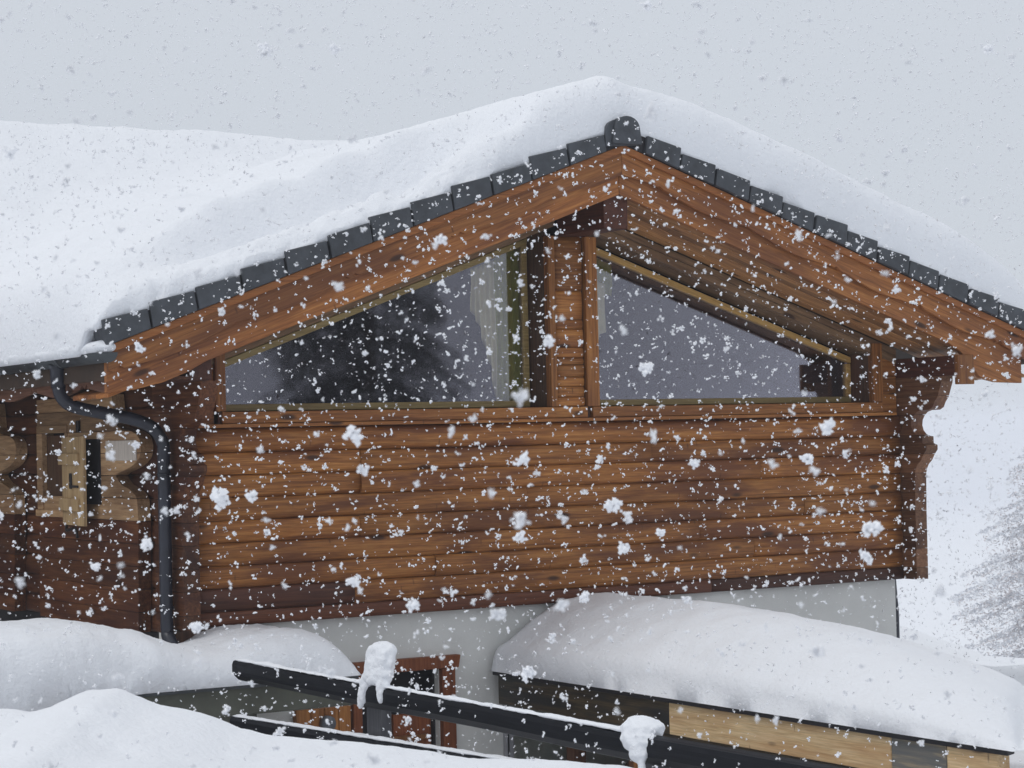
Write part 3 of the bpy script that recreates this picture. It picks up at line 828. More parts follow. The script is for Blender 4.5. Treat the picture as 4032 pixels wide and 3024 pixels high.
# ------------------------------------------------------------------ snow on the roof
def edge(d, w, p=2.0):
    if d <= 0: return 0.0
    if d >= w: return 1.0
    return (1 - (1 - d / w) ** p) ** (1 / p)
def roof_snow(X, Y):
    d = Y + 0.885 + 0.03 * fbm(X * 1.8, 5.0, 0, 1)
    ja = 0.2 + 0.8 * sstep(2.9, 2.0, X) if X > 2.0 else 1.0
    dj = max(0.0, d + ja * (0.030 * fbm(X * 5, Y * 5) + 0.015 * fbm(X * 14, 1.0, 0, 2)) * (1 - sstep(0.05, 0.35, d)))
    base = top(X) + 0.190
    if X < 3.6:
        s = (3.6 - X) / 4.5
        a = 1 - sstep(0.12, 0.42, s)
        low = 0.07 + 0.030 * fbm(X * 4.5, d * 4.5, 2) * (1 - sstep(0.4, 0.8, d)) + 0.47 * sstep(0.46, 0.86, d + 0.16 * fbm(X * 0.8, 8, 0, 1)) + 0.06 * sstep(0.8, 1.7, d) + 0.075 * math.exp(-((d - 0.20) / 0.15) ** 2) - 0.03 * math.exp(-((d - 0.52) / 0.14) ** 2)
        low *= 1 + 0.16 * fbm(X * 1.6, Y * 1.3, 3, 2)
        hi = 0.50 + 0.03 * fbm(X * 1.2, Y * 1.2, 0, 2) * sstep(3.6, 3.0, X) if X < 3.0 else 0.50
        b = sstep(0.72, 0.98, s)
        low = low * (1 - b) + (0.20 + 0.22 * sstep(0.1, 0.9, d)) * b
        T = low * (1 - a) + hi * a
        w = 0.20 + 0.16 * a
    else:
        T = 0.50 + 0.16 * sstep(3.7, 5.0, X) - 0.16 * sstep(7.3, 8.3, X) + 0.03 * fbm(X * 0.9, Y) * sstep(3.6, 4.6, X)
        w = 0.36 + 0.14 * sstep(3.6, 4.6, X)
    # melt hollows above the verge near the ridge
    for cxx, cy, r, dep in ((2.62, -0.60, 0.16, 0.14), (1.62, -0.66, 0.13, 0.11)):
        q = ((X - cxx) / r) ** 2 + ((Y - cy) / (r * 1.1)) ** 2
        T -= dep * math.exp(-q)
    # ridge rounding
    T -= 0.05 * math.exp(-((X - 3.6) / 0.40) ** 2)
    T = max(T, 0.05)
    T *= edge(dj, w, 2.3 - 0.3 * sstep(3.2, 4.4, X))
    e2 = edge(X + 1.05 + 0.02 * fbm(Y * 1.3, 2), 0.34, 2.2)
    T *= e2 * edge(8.42 - X, 0.35)
    base -= 0.15 * (1 - e2) * sstep(-0.75, -0.5, Y)
    zw = base + T
    zm = 3.6 - 0.5 * (8.0 - Y) if Y < 8 else 3.6 - 0.5 * (Y - 8)
    zm += 0.05 * fbm(X * 0.5, Y * 0.5, 7) - 3.0 * max(0, X - 7.2)
    k = 0.45
    h = max(k - abs(zw - zm), 0) / k
    z = max(zw, zm) + h * h * k * 0.25
    return z + (0.010 * fbm(X * 5, Y * 5, 1) + 0.010 * fbm(X * 13, Y * 13, 4) * (1 - sstep(0.3, 0.9, d)) * ja) * edge(d, 0.2)
def under(X, Y):
    k = 0.150 - 0.120 * sstep(-0.74, -0.52, Y)
    if X < -0.80: k -= 0.06 * sstep(-0.80, -1.0, X) * sstep(-0.78, -0.6, Y)
    return top(min(max(X, XL - 0.1), XR + 0.1)) + k
xs_ = frange(-1.06, 3.0, 170) + frange(3.02, 4.2, 46) + frange(4.24, 8.42, 90)
ys_ = frange(-0.893, 0.1, 60) + frange(0.14, 2.0, 34) + frange(2.1, 9.4, 50)
o = sheet('roof_snow', xs_, ys_, lambda u, v: (u, v, max(roof_snow(u, v), under(u, v) + 0.01)), M_snow, skirt=lambda u, v: (u, v, under(u, v)))
tag(o, 'thick smooth snow blanket covering the whole chalet roof', 'snow')
# lip of snow over the gutter end
def lip(u, v):
    a = u
    y = -0.93 + 2.8 * v
    r = 0.070 * (1 + 0.2 * fbm(y * 2.5, 1)) * edge(v * 2.8, 0.10) * edge((1 - v) * 2.8, .3)
    return (-0.965 + r * 1.35 * math.cos(a), y, 0.590 + 0.02 * fbm(y * 1.3, 4) + r * 0.75 * math.sin(a))
o = sheet('gutter_snow', frange(0, 2 * math.pi, 18), frange(0, 1, 70), lip, M_snow)
tag(o, 'narrow roll of snow lying along the dark roof gutter', 'snow')
# the main house roof beyond the wing, left
o = sheet('roof_snow', frange(-6.5, -1.08, 30), frange(4.1, 9.4, 40), lambda u, v: (u, v, (3.6 - 0.5 * abs(8.0 - v)) - 0.4 * (1 - edge(v - 4.1, 0.5))), M_snow, skirt=lambda u, v: (u, v, 3.0 - 0.5 * abs(8 - v)))
tag(o, 'snow covering the left part of the main roof behind', 'snow')
box('main_wall', -6.0, -0.35, 4.9, 5.1, -4.2, 1.5, M_logy, None, bev=0)
bpy.data.objects['main_wall'].parent = chalet
bpy.data.objects['main_wall'].matrix_parent_inverse = INV

# ------------------------------------------------------------------ lean-to by the door
lt = empty('lean_to', (2.76, -3.0, -3.9))
tag(lt, 'weathered timber lean-to roof buried under a huge snow load', 'lean-to')
INV2 = Matrix.Translation((-2.76, 3.0, 3.9))
XE = 2.76
def y_end(X): return -6.08 + 1.0 * max(0.0, X - 2.80)
prism('roof_felt', [(XE - 0.035, -6.10), (2.82, -6.06), (5.1, y_end(5.1) + 0.03), (5.1, -0.02), (XE - 0.035, -0.02)], 'Z', -2.118, -2.085, M_black, lt, bev=0.003)
def beam(y0, y1, mat, lab, x=XE):
    o = box('edge_beam', x, x + 0.10, y0, y1, -2.36, -2.12, mat, lt, bev=0.006)
    o['label'] = lab
beam(-2.52, -0.05, M_oldwood, 'dark mouldy beam')
beam(-5.0, -2.525, M_newwood, 'bare honey coloured beam')
beam(-5.52, -5.005, M_bluewood, 'blue stained beam end')
beam(-5.98, -5.525, M_newwood, 'short pale beam end')
box('lower_beam', XE + 0.02, XE + 0.11, -6.0, -1.9, -2.50, -2.365, M_oldwood, lt)
for x, y in ((3.15, -0.6), (2.86, -1.95), (2.86, -3.9), (2.86, -5.9)):
    box('post', x, x + 0.12, y, y + 0.12, -3.95, -2.37, M_brownpost, lt)
def brace(p, q, w=0.045):
    return tube('brace', [p, q], w, M_brownpost, lt, seg=4)
brace((3.60, -0.5, -3.05), (3.9, -0.9, -2.55)); brace((3.95, -0.8, -3.15), (4.3, -1.4, -2.5))
for k in range(28):
    y = -1.95 - k * 0.145
    box('wall_plank', 2.82, 2.845, y - 0.142, y - 0.002, -3.9, -2.50, M_plank if (k * 7) % 5 < 3 else M_brownpost, lt, bev=0.003)
box('back_wall', 4.9, 4.98, -3.7, -0.1, -4.0, -2.13, M_brownpost, lt, bev=0)
for o in lt.children: o.matrix_parent_inverse = INV2

def loaf(X, Y):
    s = X - (XE - 0.05)
    sec = 0.20 * edge(s, 0.10, 2.5) + 0.42 * (1 - math.exp(-(max(0, s) / 0.50) ** 1.35)) - 0.17 * max(0, X - 3.75)
    sec *= edge(5.14 - X, 0.45)
    E = lerp_tab([(0, 0.0), (0.03, 0.14), (0.12, 0.24), (0.3, 0.34), (0.5, 0.42), (0.8, 0.54), (1.14, 0.66), (1.7, 0.80), (2.6, 0.94), (3.5, 1.0)], Y - y_end(X) + 0.04)
    E *= edge(-0.03 - Y + 0.05, 0.08)
    n = 0.03 * fbm(X * 0.9, Y * 0.9, 2) + 0.010 * fbm(X * 4, Y * 4, 5)
    return -2.085 + (sec + n * edge(s, .3)) * E
xs_ = frange(XE - 0.05, XE + 0.35, 22) + frange(XE + 0.39, 5.14, 40)
ys_ = frange(-6.16, -5.4, 28) + frange(-5.36, 0.02, 84)
def loafv(u, v):
    # bulge a little over the beam edge
    z = loaf(u, v)
    return (u - 0.05 * math.exp(-((u - XE + 0.05) / 0.05) ** 2) * 0 + 0.012 * fbm(v * 3, u * 2), v, max(z, -2.083))
o = sheet('lean_to_snow', xs_, ys_, loafv, M_snow, skirt=lambda u, v: (u, v, -2.084))
tag(o, 'great rounded snow loaf lying on the lean-to roof at right', 'snow')

# ------------------------------------------------------------------ canopy slab left of the door
cn = empty('canopy', (-1.5, -0.5, -2.0))
tag(cn, 'olive grey concrete canopy slab left of the doorway', 'canopy')
INV3 = Matrix.Translation((1.5, 0.5, 2.0))
box('slab', -5.0, 0.92, -1.0, 0.04, -2.13, -1.895, M_olive, cn, bev=0.01)
box('edge_lip', -5.0, 0.95, -1.03, -1.002, -1.93, -1.895, M_gutter, cn, bev=0.003)
box('side_wall', -5.0, 0.15, -0.92, -0.72, -4.0, -2.132, M_olive, cn, bev=0.0)
for o in cn.children: o.matrix_parent_inverse = INV3
ctab = [(-5, 0.50), (-2.4, 0.49), (-1.72, 0.51), (-1.16, 0.505), (-0.77, 0.43), (-0.55, 0.35), (-0.377, 0.288), (-0.2, 0.255), (-0.07, 0.265), (0.094, 0.315), (0.30, 0.345), (0.451, 0.345), (0.62, 0.335), (0.73, 0.30), (0.82, 0.245), (0.88, 0.18), (0.93, 0.10), (0.955, 0.0)]
def cmound(u, v):
    H = lerp_tab(ctab, u) + 0.02 * fbm(u * 1.6, v * 2) * sstep(1.0, 0.7, u)
    H = max(H, 0.0)
    w = edge(v + 1.08 + 0.03 * fbm(u * 2.4, 3), 0.42, 2.3)
    w2 = edge(0.06 - v, 0.10)
    bulge = 0.05 * sstep(0.5, -1.5, u)
    return (u, v - bulge * (1 if v < -0.9 else 0), -1.897 + H * w * w2 + 0.008 * fbm(u * 6, v * 6) * w)
o = sheet('canopy_snow', frange(-5.0, 0.957, 150), frange(-1.085, 0.045, 44), cmound, M_snow, skirt=lambda u, v: (u, v, -1.90 - (0.10 * sstep(-1.2, -1.7, u) * sstep(-0.75, -1.05, v))))
tag(o, 'wavy snow drift lying on the canopy slab at left', 'snow')

# ------------------------------------------------------------------ railing
rl = empty('railing', (-0.5, -4.2, -3.9))
tag(rl, 'black wet two-rail wooden railing running towards the snow bank', 'railing')
INV4 = Matrix.Translation((0.5, 4.2, 3.9))
def rail(y0, y1, zt0, zt1, h, name='rail'):
    sec = [(-0.5, 0), (-0.46, 0.004), (-0.44, -0.02), (-0.44, -h + 0.03), (-0.46, -h), (-0.485, -h + 0.01), (-0.525, -h * 0.66), (-0.53, -h * 0.5), (-0.53, -0.03), (-0.52, -0.006)]
    V, F = [], []
    N = 24; n = len(sec)
    for i in range(N + 1):
        y = y0 + (y1 - y0) * i / N
        zt = zt0 + (zt1 - zt0) * i / N + 0.004 * math.sin(y * 2.1)
        for x, z in sec: V.append((x + 0.004 * math.sin(y * 3.3), y, zt + z))
    for i in range(N):
        for k in range(n):
            F.append((i * n + k, i * n + (k + 1) % n, (i + 1) * n + (k + 1) % n, (i + 1) * n + k))
    F.append(tuple(range(n))); F.append(tuple(range(N * n, N * n + n))[::-1])
    return mesh_obj(name, V, F, M_rail, rl)
rail(-9.6, -2.03, -1.615, -1.612, 0.145)
rail(-9.0, -1.97, -1.785, -2.0, 0.125)
for y in (-3.925, -6.93):
    box('post', -0.438, -0.36, y - 0.10, y + 0.09, -3.9, -1.58 if y > -5 else -1.66, M_barebeam, rl, bev=0.008)
for o in rl.children: o.matrix_parent_inverse = INV4
def rail_snow(y0, y1, z0, z1, lab, gap=()):
    def fn(u, v):
        y = y0 + (y1 - y0) * v
        hh = 0.009 * (1 + 1.1 * fbm(y * 5, z0 * 9)) * edge(v * abs(y1 - y0), 0.05) * edge((1 - v) * abs(y1 - y0), 0.05)
        hh = max(hh, 0.002)
        return (-0.49 + 0.032 * math.cos(u) * (1 + 0.2 * fbm(y * 7, 3)), y, z0 + (z1 - z0) * v + 0.006 + hh * math.sin(u))
    o = sheet('rail_snow', frange(0, 2 * math.pi, 10), frange(0, 1, 160), fn, M_snow)
    return tag(o, lab, 'snow')
rail_snow(-6.9, -2.05, -1.613, -1.612, 'thin snow line lying on the upper black rail')
rail_snow(-9.0, -1.99, -1.785, -2.0, 'thin snow line lying on the lower black rail')

def blob(name, centers, mat, lab, cat='snow', vox=0.012, rough=0.010, res=None):
    """Metaball-like lump: union of ellipsoids remeshed by marching a density field over an icosphere is avoided;
    instead a remesh modifier fuses the overlapping spheres."""
    bm = bmesh.new()
    for (x, y, z, rx, ry, rz) in centers:
        r = bmesh.ops.create_icosphere(bm, subdivisions=3, radius=1)
        for v in r['verts']:
            c = v.co
            q = 1 + 0.16 * fbm(c.x * 2.5 + x * 9, c.y * 2.5 + y * 9, c.z * 2.5 + z * 9)
            v.co = Vector((x + c.x * rx * q, y + c.y * ry * q, z + c.z * rz * q))
    me = bpy.data.meshes.new(name); bm.to_mesh(me); bm.free()
    me.materials.append(mat)
    o = bpy.data.objects.new(name, me); COL.objects.link(o)
    rm = o.modifiers.new('fuse', 'REMESH'); rm.mode = 'VOXEL'; rm.voxel_size = 0.008; rm.use_smooth_shade = True
    sm = o.modifiers.new('smooth', 'SMOOTH'); sm.iterations = 5; sm.factor = 0.6
    tx = bpy.data.textures.new('crumbs', 'CLOUDS'); tx.noise_scale = 0.045; tx.noise_depth = 3
    dm = o.modifiers.new('crumble', 'DISPLACE'); dm.texture = tx; dm.strength = 0.016; dm.mid_level = 0.5; dm.texture_coords = 'OBJECT' if False else 'LOCAL'
    return tag(o, lab, cat)
blob('snow_cap', [(-0.45, -4.12, -1.395, 0.06, 0.10, 0.05)] + [(-0.455 - 0.006 * k, -4.10 + 0.010 * math.sin(k * 2.1), -1.405 - 0.026 * k, 0.075, 0.130 + 0.006 * (k % 2), 0.055) for k in range(7)] + [(-0.51, -3.99, -1.61, 0.045, 0.05, 0.07), (-0.53, -3.975, -1.67, 0.030, 0.042, 0.06), (-0.535, -3.95, -1.72, 0.020, 0.028, 0.045), (-0.51, -4.20, -1.61, 0.042, 0.045, 0.06), (-0.53, -4.215, -1.66, 0.026, 0.034, 0.05)], M_snow, 'tall snow cap on the first post with two lobes hanging over the rail')
blob('snow_cap', [(-0.46, -6.87, -1.59, 0.09, 0.14, 0.06), (-0.50, -6.89, -1.645, 0.07, 0.125, 0.065), (-0.53, -6.93, -1.70, 0.04, 0.07, 0.05), (-0.54, -6.97, -1.76, 0.018, 0.026, 0.05), (-0.54, -6.985, -1.81, 0.010, 0.014, 0.04)], M_snow, 'round snow lump with a single drip on the upper rail by the lean-to beam')

# ------------------------------------------------------------------ snow bank in front
btab = [(-8, -1.36), (-2.65, -1.347), (-2.415, -1.350), (-2.295, -1.367), (-2.20, -1.345), (-2.139, -1.313), (-2.019, -1.268), (-1.888, -1.266), (-1.80, -1.305), (-1.696, -1.345), (-1.576, -1.372), (-1.456, -1.409), (-1.32, -1.465), (-1.153, -1.507), (-0.819, -1.542), (-0.584, -1.573), (-0.243, -1.63), (-0.054, -1.64), (0.158, -1.648), (0.478, -1.684), (0.9, -1.80), (2.0, -2.1), (4, -2.4), (9, -2.6)]
def bank(u, w):
    # w: metres in front of the viewer, u: metres to the right
    zc = lerp_tab(btab, u)
    k = 10.3
    if w < k:
        z = zc - 0.035 * (k - w) ** 1.2 * (1 - sstep(2, 6, k - w)) - 0.20 * sstep(2, 6, k - w)
    else:
        z = zc - 0.30 * ((w - k) ** 1.7) - 0.10 * (w - k)
    z += 0.03 * fbm(u * 0.8, w * 0.8) * sstep(0, 1.2, abs(w - k)) + 0.007 * fbm(u * 4, w * 4)
    x = CAM.x + RT.x * u + FW.x * w; y = CAM.y + RT.y * u + FW.y * w
    return (x, y, max(z, -3.8))
o = sheet('snow_bank', frange(-8, -2.7, 20) + frange(-2.66, 0.9, 130) + frange(1.0, 9, 30), frange(-4, 8.5, 26) + frange(8.6, 11.6, 60) + frange(11.7, 14, 14), bank, M_snow)
tag(o, kind='structure')

# ------------------------------------------------------------------ trees
def leaf_cloud(name, pts_fn, count, mat, parent, size, seed, flat=0.5):
    rng = np.random.default_rng(seed)
    P = pts_fn(rng, count)
    n = len(P)
    # each tuft: a bent two-triangle sliver
    a = rng.normal(size=(n, 3)); a[:, 2] *= 0.6; a /= np.linalg.norm(a, axis=1)[:, None]
    b = rng.normal(size=(n, 3)); b -= a * (a * b).sum(1)[:, None]; b /= np.linalg.norm(b, axis=1)[:, None]
    s = size * rng.uniform(0.5, 1.4, n)[:, None]
    V = np.empty((n, 4, 3))
    V[:, 0] = P - a * s; V[:, 1] = P + b * s * flat; V[:, 2] = P + a * s; V[:, 3] = P - b * s * flat * 0.8
    V[:, 0, 2] -= s[:, 0] * 0.25; V[:, 2, 2] -= s[:, 0] * 0.25
    me = bpy.data.meshes.new(name)
    me.vertices.add(4 * n); me.vertices.foreach_set('co', V.reshape(-1).astype(np.float32))
    me.loops.add(4 * n); me.loops.foreach_set('vertex_index', np.arange(4 * n, dtype=np.int32))
    me.polygons.add(n); me.polygons.foreach_set('loop_start', np.arange(0, 4 * n, 4, dtype=np.int32))
    me.polygons.foreach_set('loop_total', np.full(n, 4, dtype=np.int32))
    me.update(); me.validate()
    me.materials.append(mat)
    o = bpy.data.objects.new(name, me); COL.objects.link(o); o.parent = parent
    return o

M_twig = plain('rimed_hazed_twigs', (0.66, 0.62, 0.625), 0.9, 0.25, 3, bump=0)  # rimed twigs, colour paled further so the tree looks faded by haze
M_needle = plain('dark_needles', (0.040, 0.042, 0.040), 0.9, 0.4, 2, bump=0)
M_bark = plain('bark', (0.07, 0.05, 0.04), 0.95, 0.4, 6)

def conifer(x, y, zb, h, rad, label, snowy, seed, group=None, n_branch=70, per=120, hang=0.35, size=0.10, cat='tree'):
    root = empty('tree', (x, y, zb))
    tag(root, label, cat, group)
    rnd = random.Random(seed)
    tube('trunk', [(0, 0, 0), (0.05, 0, h * 0.5), (0, 0, h)], [h * 0.02, h * 0.012, 0.02], M_bark, root, seg=10)
    br = []
    for i in range(n_branch):
        t = (i + rnd.random()) / n_branch
        z = h * (0.06 + 0.92 * t)
        L_ = rad * (1 - t) ** 0.75 * rnd.uniform(0.65, 1.12) + 0.15
        an = rnd.uniform(0, 2 * math.pi)
        br.append((z, L_, an))
    bark_v, bark_f = [], []
    for z, L_, an in br:
        d = Vector((math.cos(an), math.sin(an), 0)); sd = Vector((-d.y, d.x, 0))
        n0 = len(bark_v)
        for q in range(4):
            tt = q / 3; c = d * L_ * tt + Vector((0, 0, z + L_ * (0.18 * tt - hang * tt * tt)))
            r = 0.035 * (1 - tt) + 0.006
            bark_v += [c + Vector((0, 0, r)), c + sd * r, c - sd * r]
        for q in range(3):
            for k in range(3):
                bark_f.append((n0 + q * 3 + k, n0 + q * 3 + (k + 1) % 3, n0 + q * 3 + 3 + (k + 1) % 3, n0 + q * 3 + 3 + k))
    mesh_obj('limbs', bark_v, bark_f, M_bark if snowy < 0.5 else M_twig, root)['kind'] = 'stuff'
    def pts(up):
        def f(rng, cnt):
            out = []
            for z, L_, an in br:
                k = max(6, int(per * L_ / rad))
                if up: k = int(k * snowy)
                tt = rng.uniform(0.12, 1.0, k) ** 0.8
                spread = (0.08 + 0.22 * tt * (1.15 - tt)) * L_ * 1.3
                side = rng.normal(0, 1, k) * spread * 0.6
                cz = z + L_ * (0.18 * tt - hang * tt * tt)
                droop = -np.abs(rng.normal(0, 1, k)) * 0.12 * L_ if not up else rng.uniform(0.0, 0.08, k) - np.abs(side) * 0.15
                X = math.cos(an) * L_ * tt - math.sin(an) * side
                Y = math.sin(an) * L_ * tt + math.cos(an) * side
                out.append(np.stack([X, Y, cz + droop], 1))
            return np.concatenate(out)
        return f
    leaf_cloud('foliage', pts(False), 0, M_needle if snowy < 0.5 else M_twig, root, size, seed, 0.35)
    if snowy > 0:
        leaf_cloud('snow_load', pts(True), 0, M_snow, root, size * 1.15, seed + 1, 0.6)
    return root

gz = ground_z(45.5, 34.2)
conifer(45.7, 34.2, gz, 2.9 - gz, 7.8, 'snow laden bare larch fading into the snowfall at the right edge', 1.35, 11, n_branch=460, per=330, hang=0.34, size=0.06)
conifer(14.2, -23.6, -4.2, 12.2, 3.4, 'tall dark spruce standing opposite the chalet, mirrored in the left window', 0.05, 21, n_branch=230, per=620, size=0.055, hang=0.5)
conifer(11.3, -25.6, -4.4, 6.3, 1.5, 'small dark spruce left of the tall one in the window reflection', 0.05, 31, n_branch=90, per=260, size=0.07, hang=0.5)

# ------------------------------------------------------------------ falling snow
def flake_template(rng, bits, elong=1.0):
    """ragged clump: a short random walk of little angular crumbs"""
    V, F = [], []
    p = np.zeros(3)
    oct_f = [(0, 2, 4), (2, 1, 4), (1, 3, 4), (3, 0, 4), (2, 0, 5), (1, 2, 5), (3, 1, 5), (0, 3, 5)]
    for b in range(bits):
        s = rng.uniform(0.25, 0.62) if bits > 1 else 0.8
        base = np.array([[1, 0, 0], [-1, 0, 0], [0, 1, 0], [0, -1, 0], [0, 0, 1], [0, 0, -1]], float)
        base *= rng.uniform(0.45, 1.25, (6, 1)) * s
        Q, _ = np.linalg.qr(rng.normal(size=(3, 3)))
        n0 = len(V)
        V += list(base @ Q + p)
        F += [tuple(n0 + i for i in f) for f in oct_f]
        p = p + rng.normal(size=3) * 0.55 * np.array([elong, elong, 1])
        if np.linalg.norm(p) > 1.3: p *= 0.35
    V = np.array(V)
    V -= V.mean(0)
    V /= np.abs(V).max()
    return V, np.array(F)

rng = np.random.default_rng(5)
tm_small = [flake_template(rng, 1) for _ in range(8)] + [flake_template(rng, 2) for _ in range(10)]
tm_near = [flake_template(rng, k, e) for k, e in ((22, 1), (28, 1.3), (18, 1.5), (30, 1), (24, 1.2))]
tm_mid = [flake_template(rng, k) for k in (3, 4, 4, 5, 6, 7, 8, 5, 6)]

def snowfall():
    dens = 42.0
    V_all, F_all = [], []
    nv = 0
    zmin, zmax = 2.4, 26.0
    # sample the air in front of, around and behind the house
    A = 0.62; B = 0.48
    vol = A * B * (zmax ** 3 - zmin ** 3) / 3
    N = int(dens * vol)
    w = (rng.uniform(zmin ** 3, zmax ** 3, N)) ** (1 / 3)
    u = rng.uniform(-A / 2, A / 2, N) * w
    h = rng.uniform(-B / 2, B / 2, N) * w
    P = np.array(CAM)[None] + w[:, None] * np.array(AZ)[None] + u[:, None] * np.array(AX)[None] + h[:, None] * np.array(AY)[None]
    X, Y, Z = P.T
    T = np.where(X < 3.6, 2.28 - .37 * (3.6 - X), 2.28 - .34 * (X - 3.6))
    inside = (X > -1.1) & (X < 8.5) & (Y > -0.95) & (Z < T + 0.75) & (Z > -0.3 + T * 0.0) & ((Y > -0.1) | (Z > T - 0.5))
    inside |= (X > -0.25) & (X < 7.5) & (Y > -0.08) & (Z < T)
    inside |= (X > 2.6) & (X < 5.2) & (Y > -6.2) & (Z < -1.4)
    inside |= (Y > -1.15) & (X < 1.0) & (Z < -1.2) & (Y < 0)
    keep = ~inside & (Z > -3.8)
    P = P[keep]; w = w[keep]
    n = len(P)
    r = 0.0068 * np.exp(rng.normal(0, 0.36, n))
    r = np.clip(r, 0.002, 0.016)
    kind = np.where((w < 10) | (r > 0.0070), 1, 0)
    kind = np.where(r / w > 0.0014, 2, kind)
    for kk, tms in ((0, tm_small), (1, tm_mid), (2, tm_near)):
        idx = np.where(kind == kk)[0]
        which = rng.integers(0, len(tms), len(idx))
        for t, (tv, tf) in enumerate(tms):
            sel = idx[which == t]
            if not len(sel): continue
            m_ = len(sel)
            # random rotations
            q = rng.normal(size=(m_, 4)); q /= np.linalg.norm(q, axis=1)[:, None]
            a, b, c, d = q.T
            Rm = np.stack([np.stack([a*a+b*b-c*c-d*d, 2*(b*c-a*d), 2*(b*d+a*c)], -1),
                           np.stack([2*(b*c+a*d), a*a-b*b+c*c-d*d, 2*(c*d-a*b)], -1),
                           np.stack([2*(b*d-a*c), 2*(c*d+a*b), a*a-b*b-c*c+d*d], -1)], 1)
            sc_ = r[sel] * (1.0, 1.4, 1.15)[kk]
            st = np.stack([rng.uniform(0.7, 1.15, m_), rng.uniform(0.7, 1.15, m_), rng.uniform(0.7, 1.15, m_)], 1)
            vv = np.einsum('nij,kj->nki', Rm, tv) * (sc_[:, None] * st)[:, None, :] + P[sel][:, None, :]
            V_all.append(vv.reshape(-1, 3))
            off = (np.arange(m_) * len(tv))[:, None, None] + tf[None] + nv
            F_all.append(off.reshape(-1, 3))
            nv += m_ * len(tv)
    V = np.concatenate(V_all).astype(np.float32); F = np.concatenate(F_all).astype(np.int32)
    me = bpy.data.meshes.new('falling_snow')
    me.vertices.add(len(V)); me.vertices.foreach_set('co', V.reshape(-1))
    me.loops.add(F.size); me.loops.foreach_set('vertex_index', F.reshape(-1))
    me.polygons.add(len(F)); me.polygons.foreach_set('loop_start', np.arange(0, F.size, 3, dtype=np.int32))
    me.polygons.foreach_set('loop_total', np.full(len(F), 3, dtype=np.int32))
    me.update(); me.validate()
    me.materials.append(M_flake)
    o = bpy.data.objects.new('falling_snow', me); COL.objects.link(o)
    tag(o, kind='stuff')
    print('flakes', n, 'tris', len(F))
snowfall()

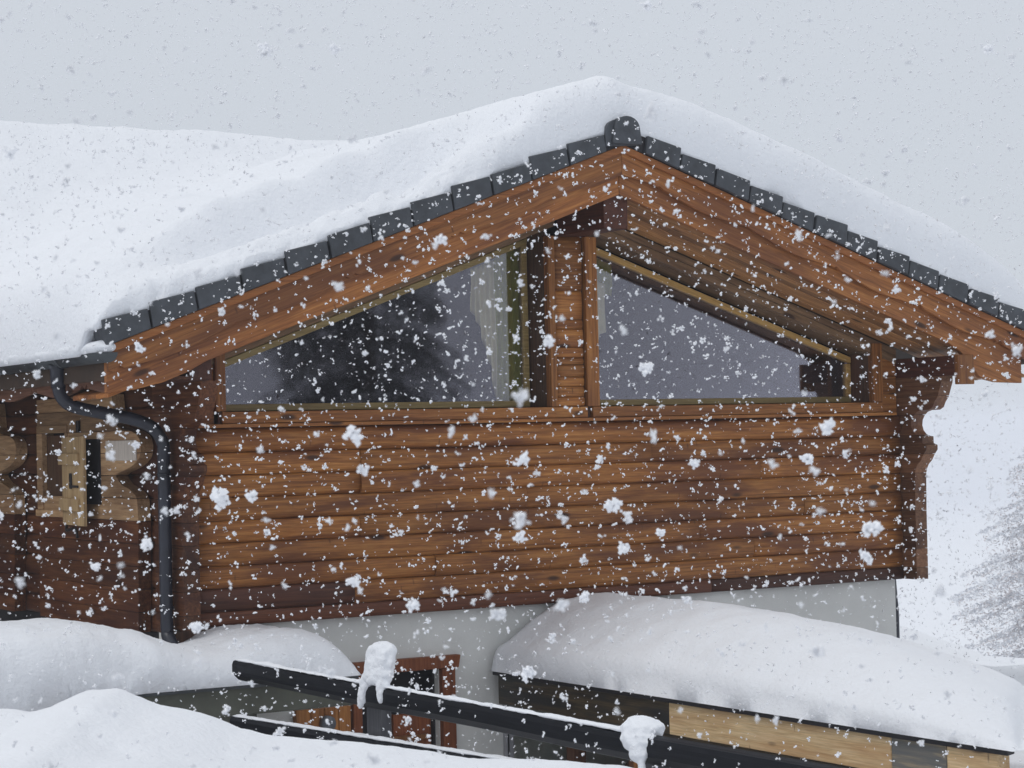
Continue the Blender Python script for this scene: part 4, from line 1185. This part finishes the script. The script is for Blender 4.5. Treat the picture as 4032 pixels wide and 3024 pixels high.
big = [
 ((-4.633,-11.948,-0.122),0.0230,'twin clump of flakes just below the left window ledge', 1.6),
 ((-4.160,-11.827,-0.182),0.0221,'round fluffy flake on the log wall right of the twin clump', 1),
 ((-4.199,-10.281,-0.281),0.0380,'broad winged flake near the left end of the log wall', 1.7),
 ((-4.333,-10.789,-0.267),0.0205,'narrow flake just right of the broad winged one', 1.3),
 ((-4.606,-11.939,-0.193),0.0154,'small round flake on the upper log wall between two bigger ones', 1),
 ((-3.574,-11.653,-0.205),0.0181,'ragged flake in the middle of the upper log wall', 1.2),
 ((-3.681,-11.461,-0.304),0.0270,'large lumpy flake in the centre of the log wall', 1.2),
 ((-3.707,-12.310,-0.126),0.0223,'large pale flake just below the right window', 1),
 ((-2.906,-11.247,-0.208),0.0280,'ragged forked flake below and left of the right wall end', 1.3),
 ((-3.696,-12.435,-0.336),0.0259,'long drifting flake low at the right end of the log wall', 1.6),
 ((-3.290,-11.931,-0.430),0.0225,'plump flake beneath the long one at the right wall end', 1),
 ((-3.829,-11.268,-0.379),0.0185,'compact flake on the lower middle logs', 1),
 ((-4.273,-11.228,-0.467),0.0235,'furry flake on the dark red bottom log', 1.1),
 ((-3.522,-11.265,-0.422),0.0195,'flat flake right of the compact one on the lower logs', 1.4),
 ((-3.418,-10.917,-0.567),0.0200,'furry flake touching the bottom log above the big snow loaf', 1),
 ((-2.952,-10.617,-0.420),0.0190,'slim slanting flake on the lower right logs', 1.9),
 ((-4.253,-11.657,0.309),0.0158,'bright round flake on the left barge board', 1),
 ((-3.388,-11.194,0.039),0.0240,'ragged tall flake before the right window glass', 1.2),
 ((-4.353,-10.460,-0.617),0.0240,'torn flake low at the left corner of the log wall', 1.3),
 ((-4.303,-11.580,-0.501),0.0190,'upright flake crossing the bottom log above the doorway', 1.4),
 ((-5.282,-11.797,0.437),0.0170,'grey flake before the roof snow at the far left edge', 1.4),
 ((-3.914,-10.028,1.031),0.0250,'dark double flake high in the sky left of the ridge', 1.3),
 ((-3.842,-11.883,0.825),0.0180,'flake cut by the top edge above the ridge', 1.4),
 ((-4.422,-11.487,0.752),0.0160,'slanting grey flake in the sky left of centre', 1.3),
 ((-2.226,-11.271,0.945),0.0210,'tall dark flake high in the sky at the right edge', 1.2),
 ((-4.671,-10.571,-0.436),0.0175,'two-lobed flake low on the dark left side wall', 1.4),
 ((-4.656,-10.889,-0.369),0.0230,'wide flake touching the left downpipe', 1.8),
 ((-4.410,-10.240,0.136),0.0190,'fluffy flake at the lower left end of the barge board', 1),
 ((-4.363,-12.266,0.052),0.0150,'flake before the dark reveal between the windows', 1.2),
 ((-3.586,-10.893,-0.762),0.0225,'tall fluffy flake before the upper black rail', 1.1),
]
for i, (p, r, lab, el) in enumerate(big):
    rg = np.random.default_rng(300 + i)
    V, F = flake_template(rg, 34 + (i * 7) % 22, el)
    me = bpy.data.meshes.new('snowflake')
    me.from_pydata([tuple(v * r * 0.98) for v in V], [], [tuple(int(k) for k in f) for f in F])
    me.materials.append(M_flake)
    o = bpy.data.objects.new('snowflake', me); COL.objects.link(o)
    o.location = p
    # widest axis roughly across
    o.rotation_euler = (rg.uniform(-0.4, 0.4), rg.uniform(-0.7, 0.7), R(-31) + rg.uniform(-0.4, 0.4))
    tag(o, lab, 'snowflake', 'large snowflakes falling close by')

# ------------------------------------------------------------------ air
HZ = True
if HZ:
    x0, x1, y0, y1, z0, z1 = -2600, 3100, -1600, 3600, -140, 12.5
    o = box('haze', x0, x1, y0, y1, z0, z1, bpy.data.materials.new('haze_air'), None, bev=0)
    mt = o.data.materials[0]; mt.use_nodes = True
    n = mt.node_tree; n.nodes.clear()
    out = n.nodes.new('ShaderNodeOutputMaterial')
    pv = n.nodes.new('ShaderNodeVolumePrincipled')
    pv.inputs['Color'].default_value = (0.93, 0.95, 1.0, 1)
    pv.inputs['Density'].default_value = 0.0010
    pv.inputs['Anisotropy'].default_value = 0.0
    n.links.new(pv.outputs[0], out.inputs['Volume'])
    tag(o, kind='stuff')
bpy.data.objects.remove(HOUSE)
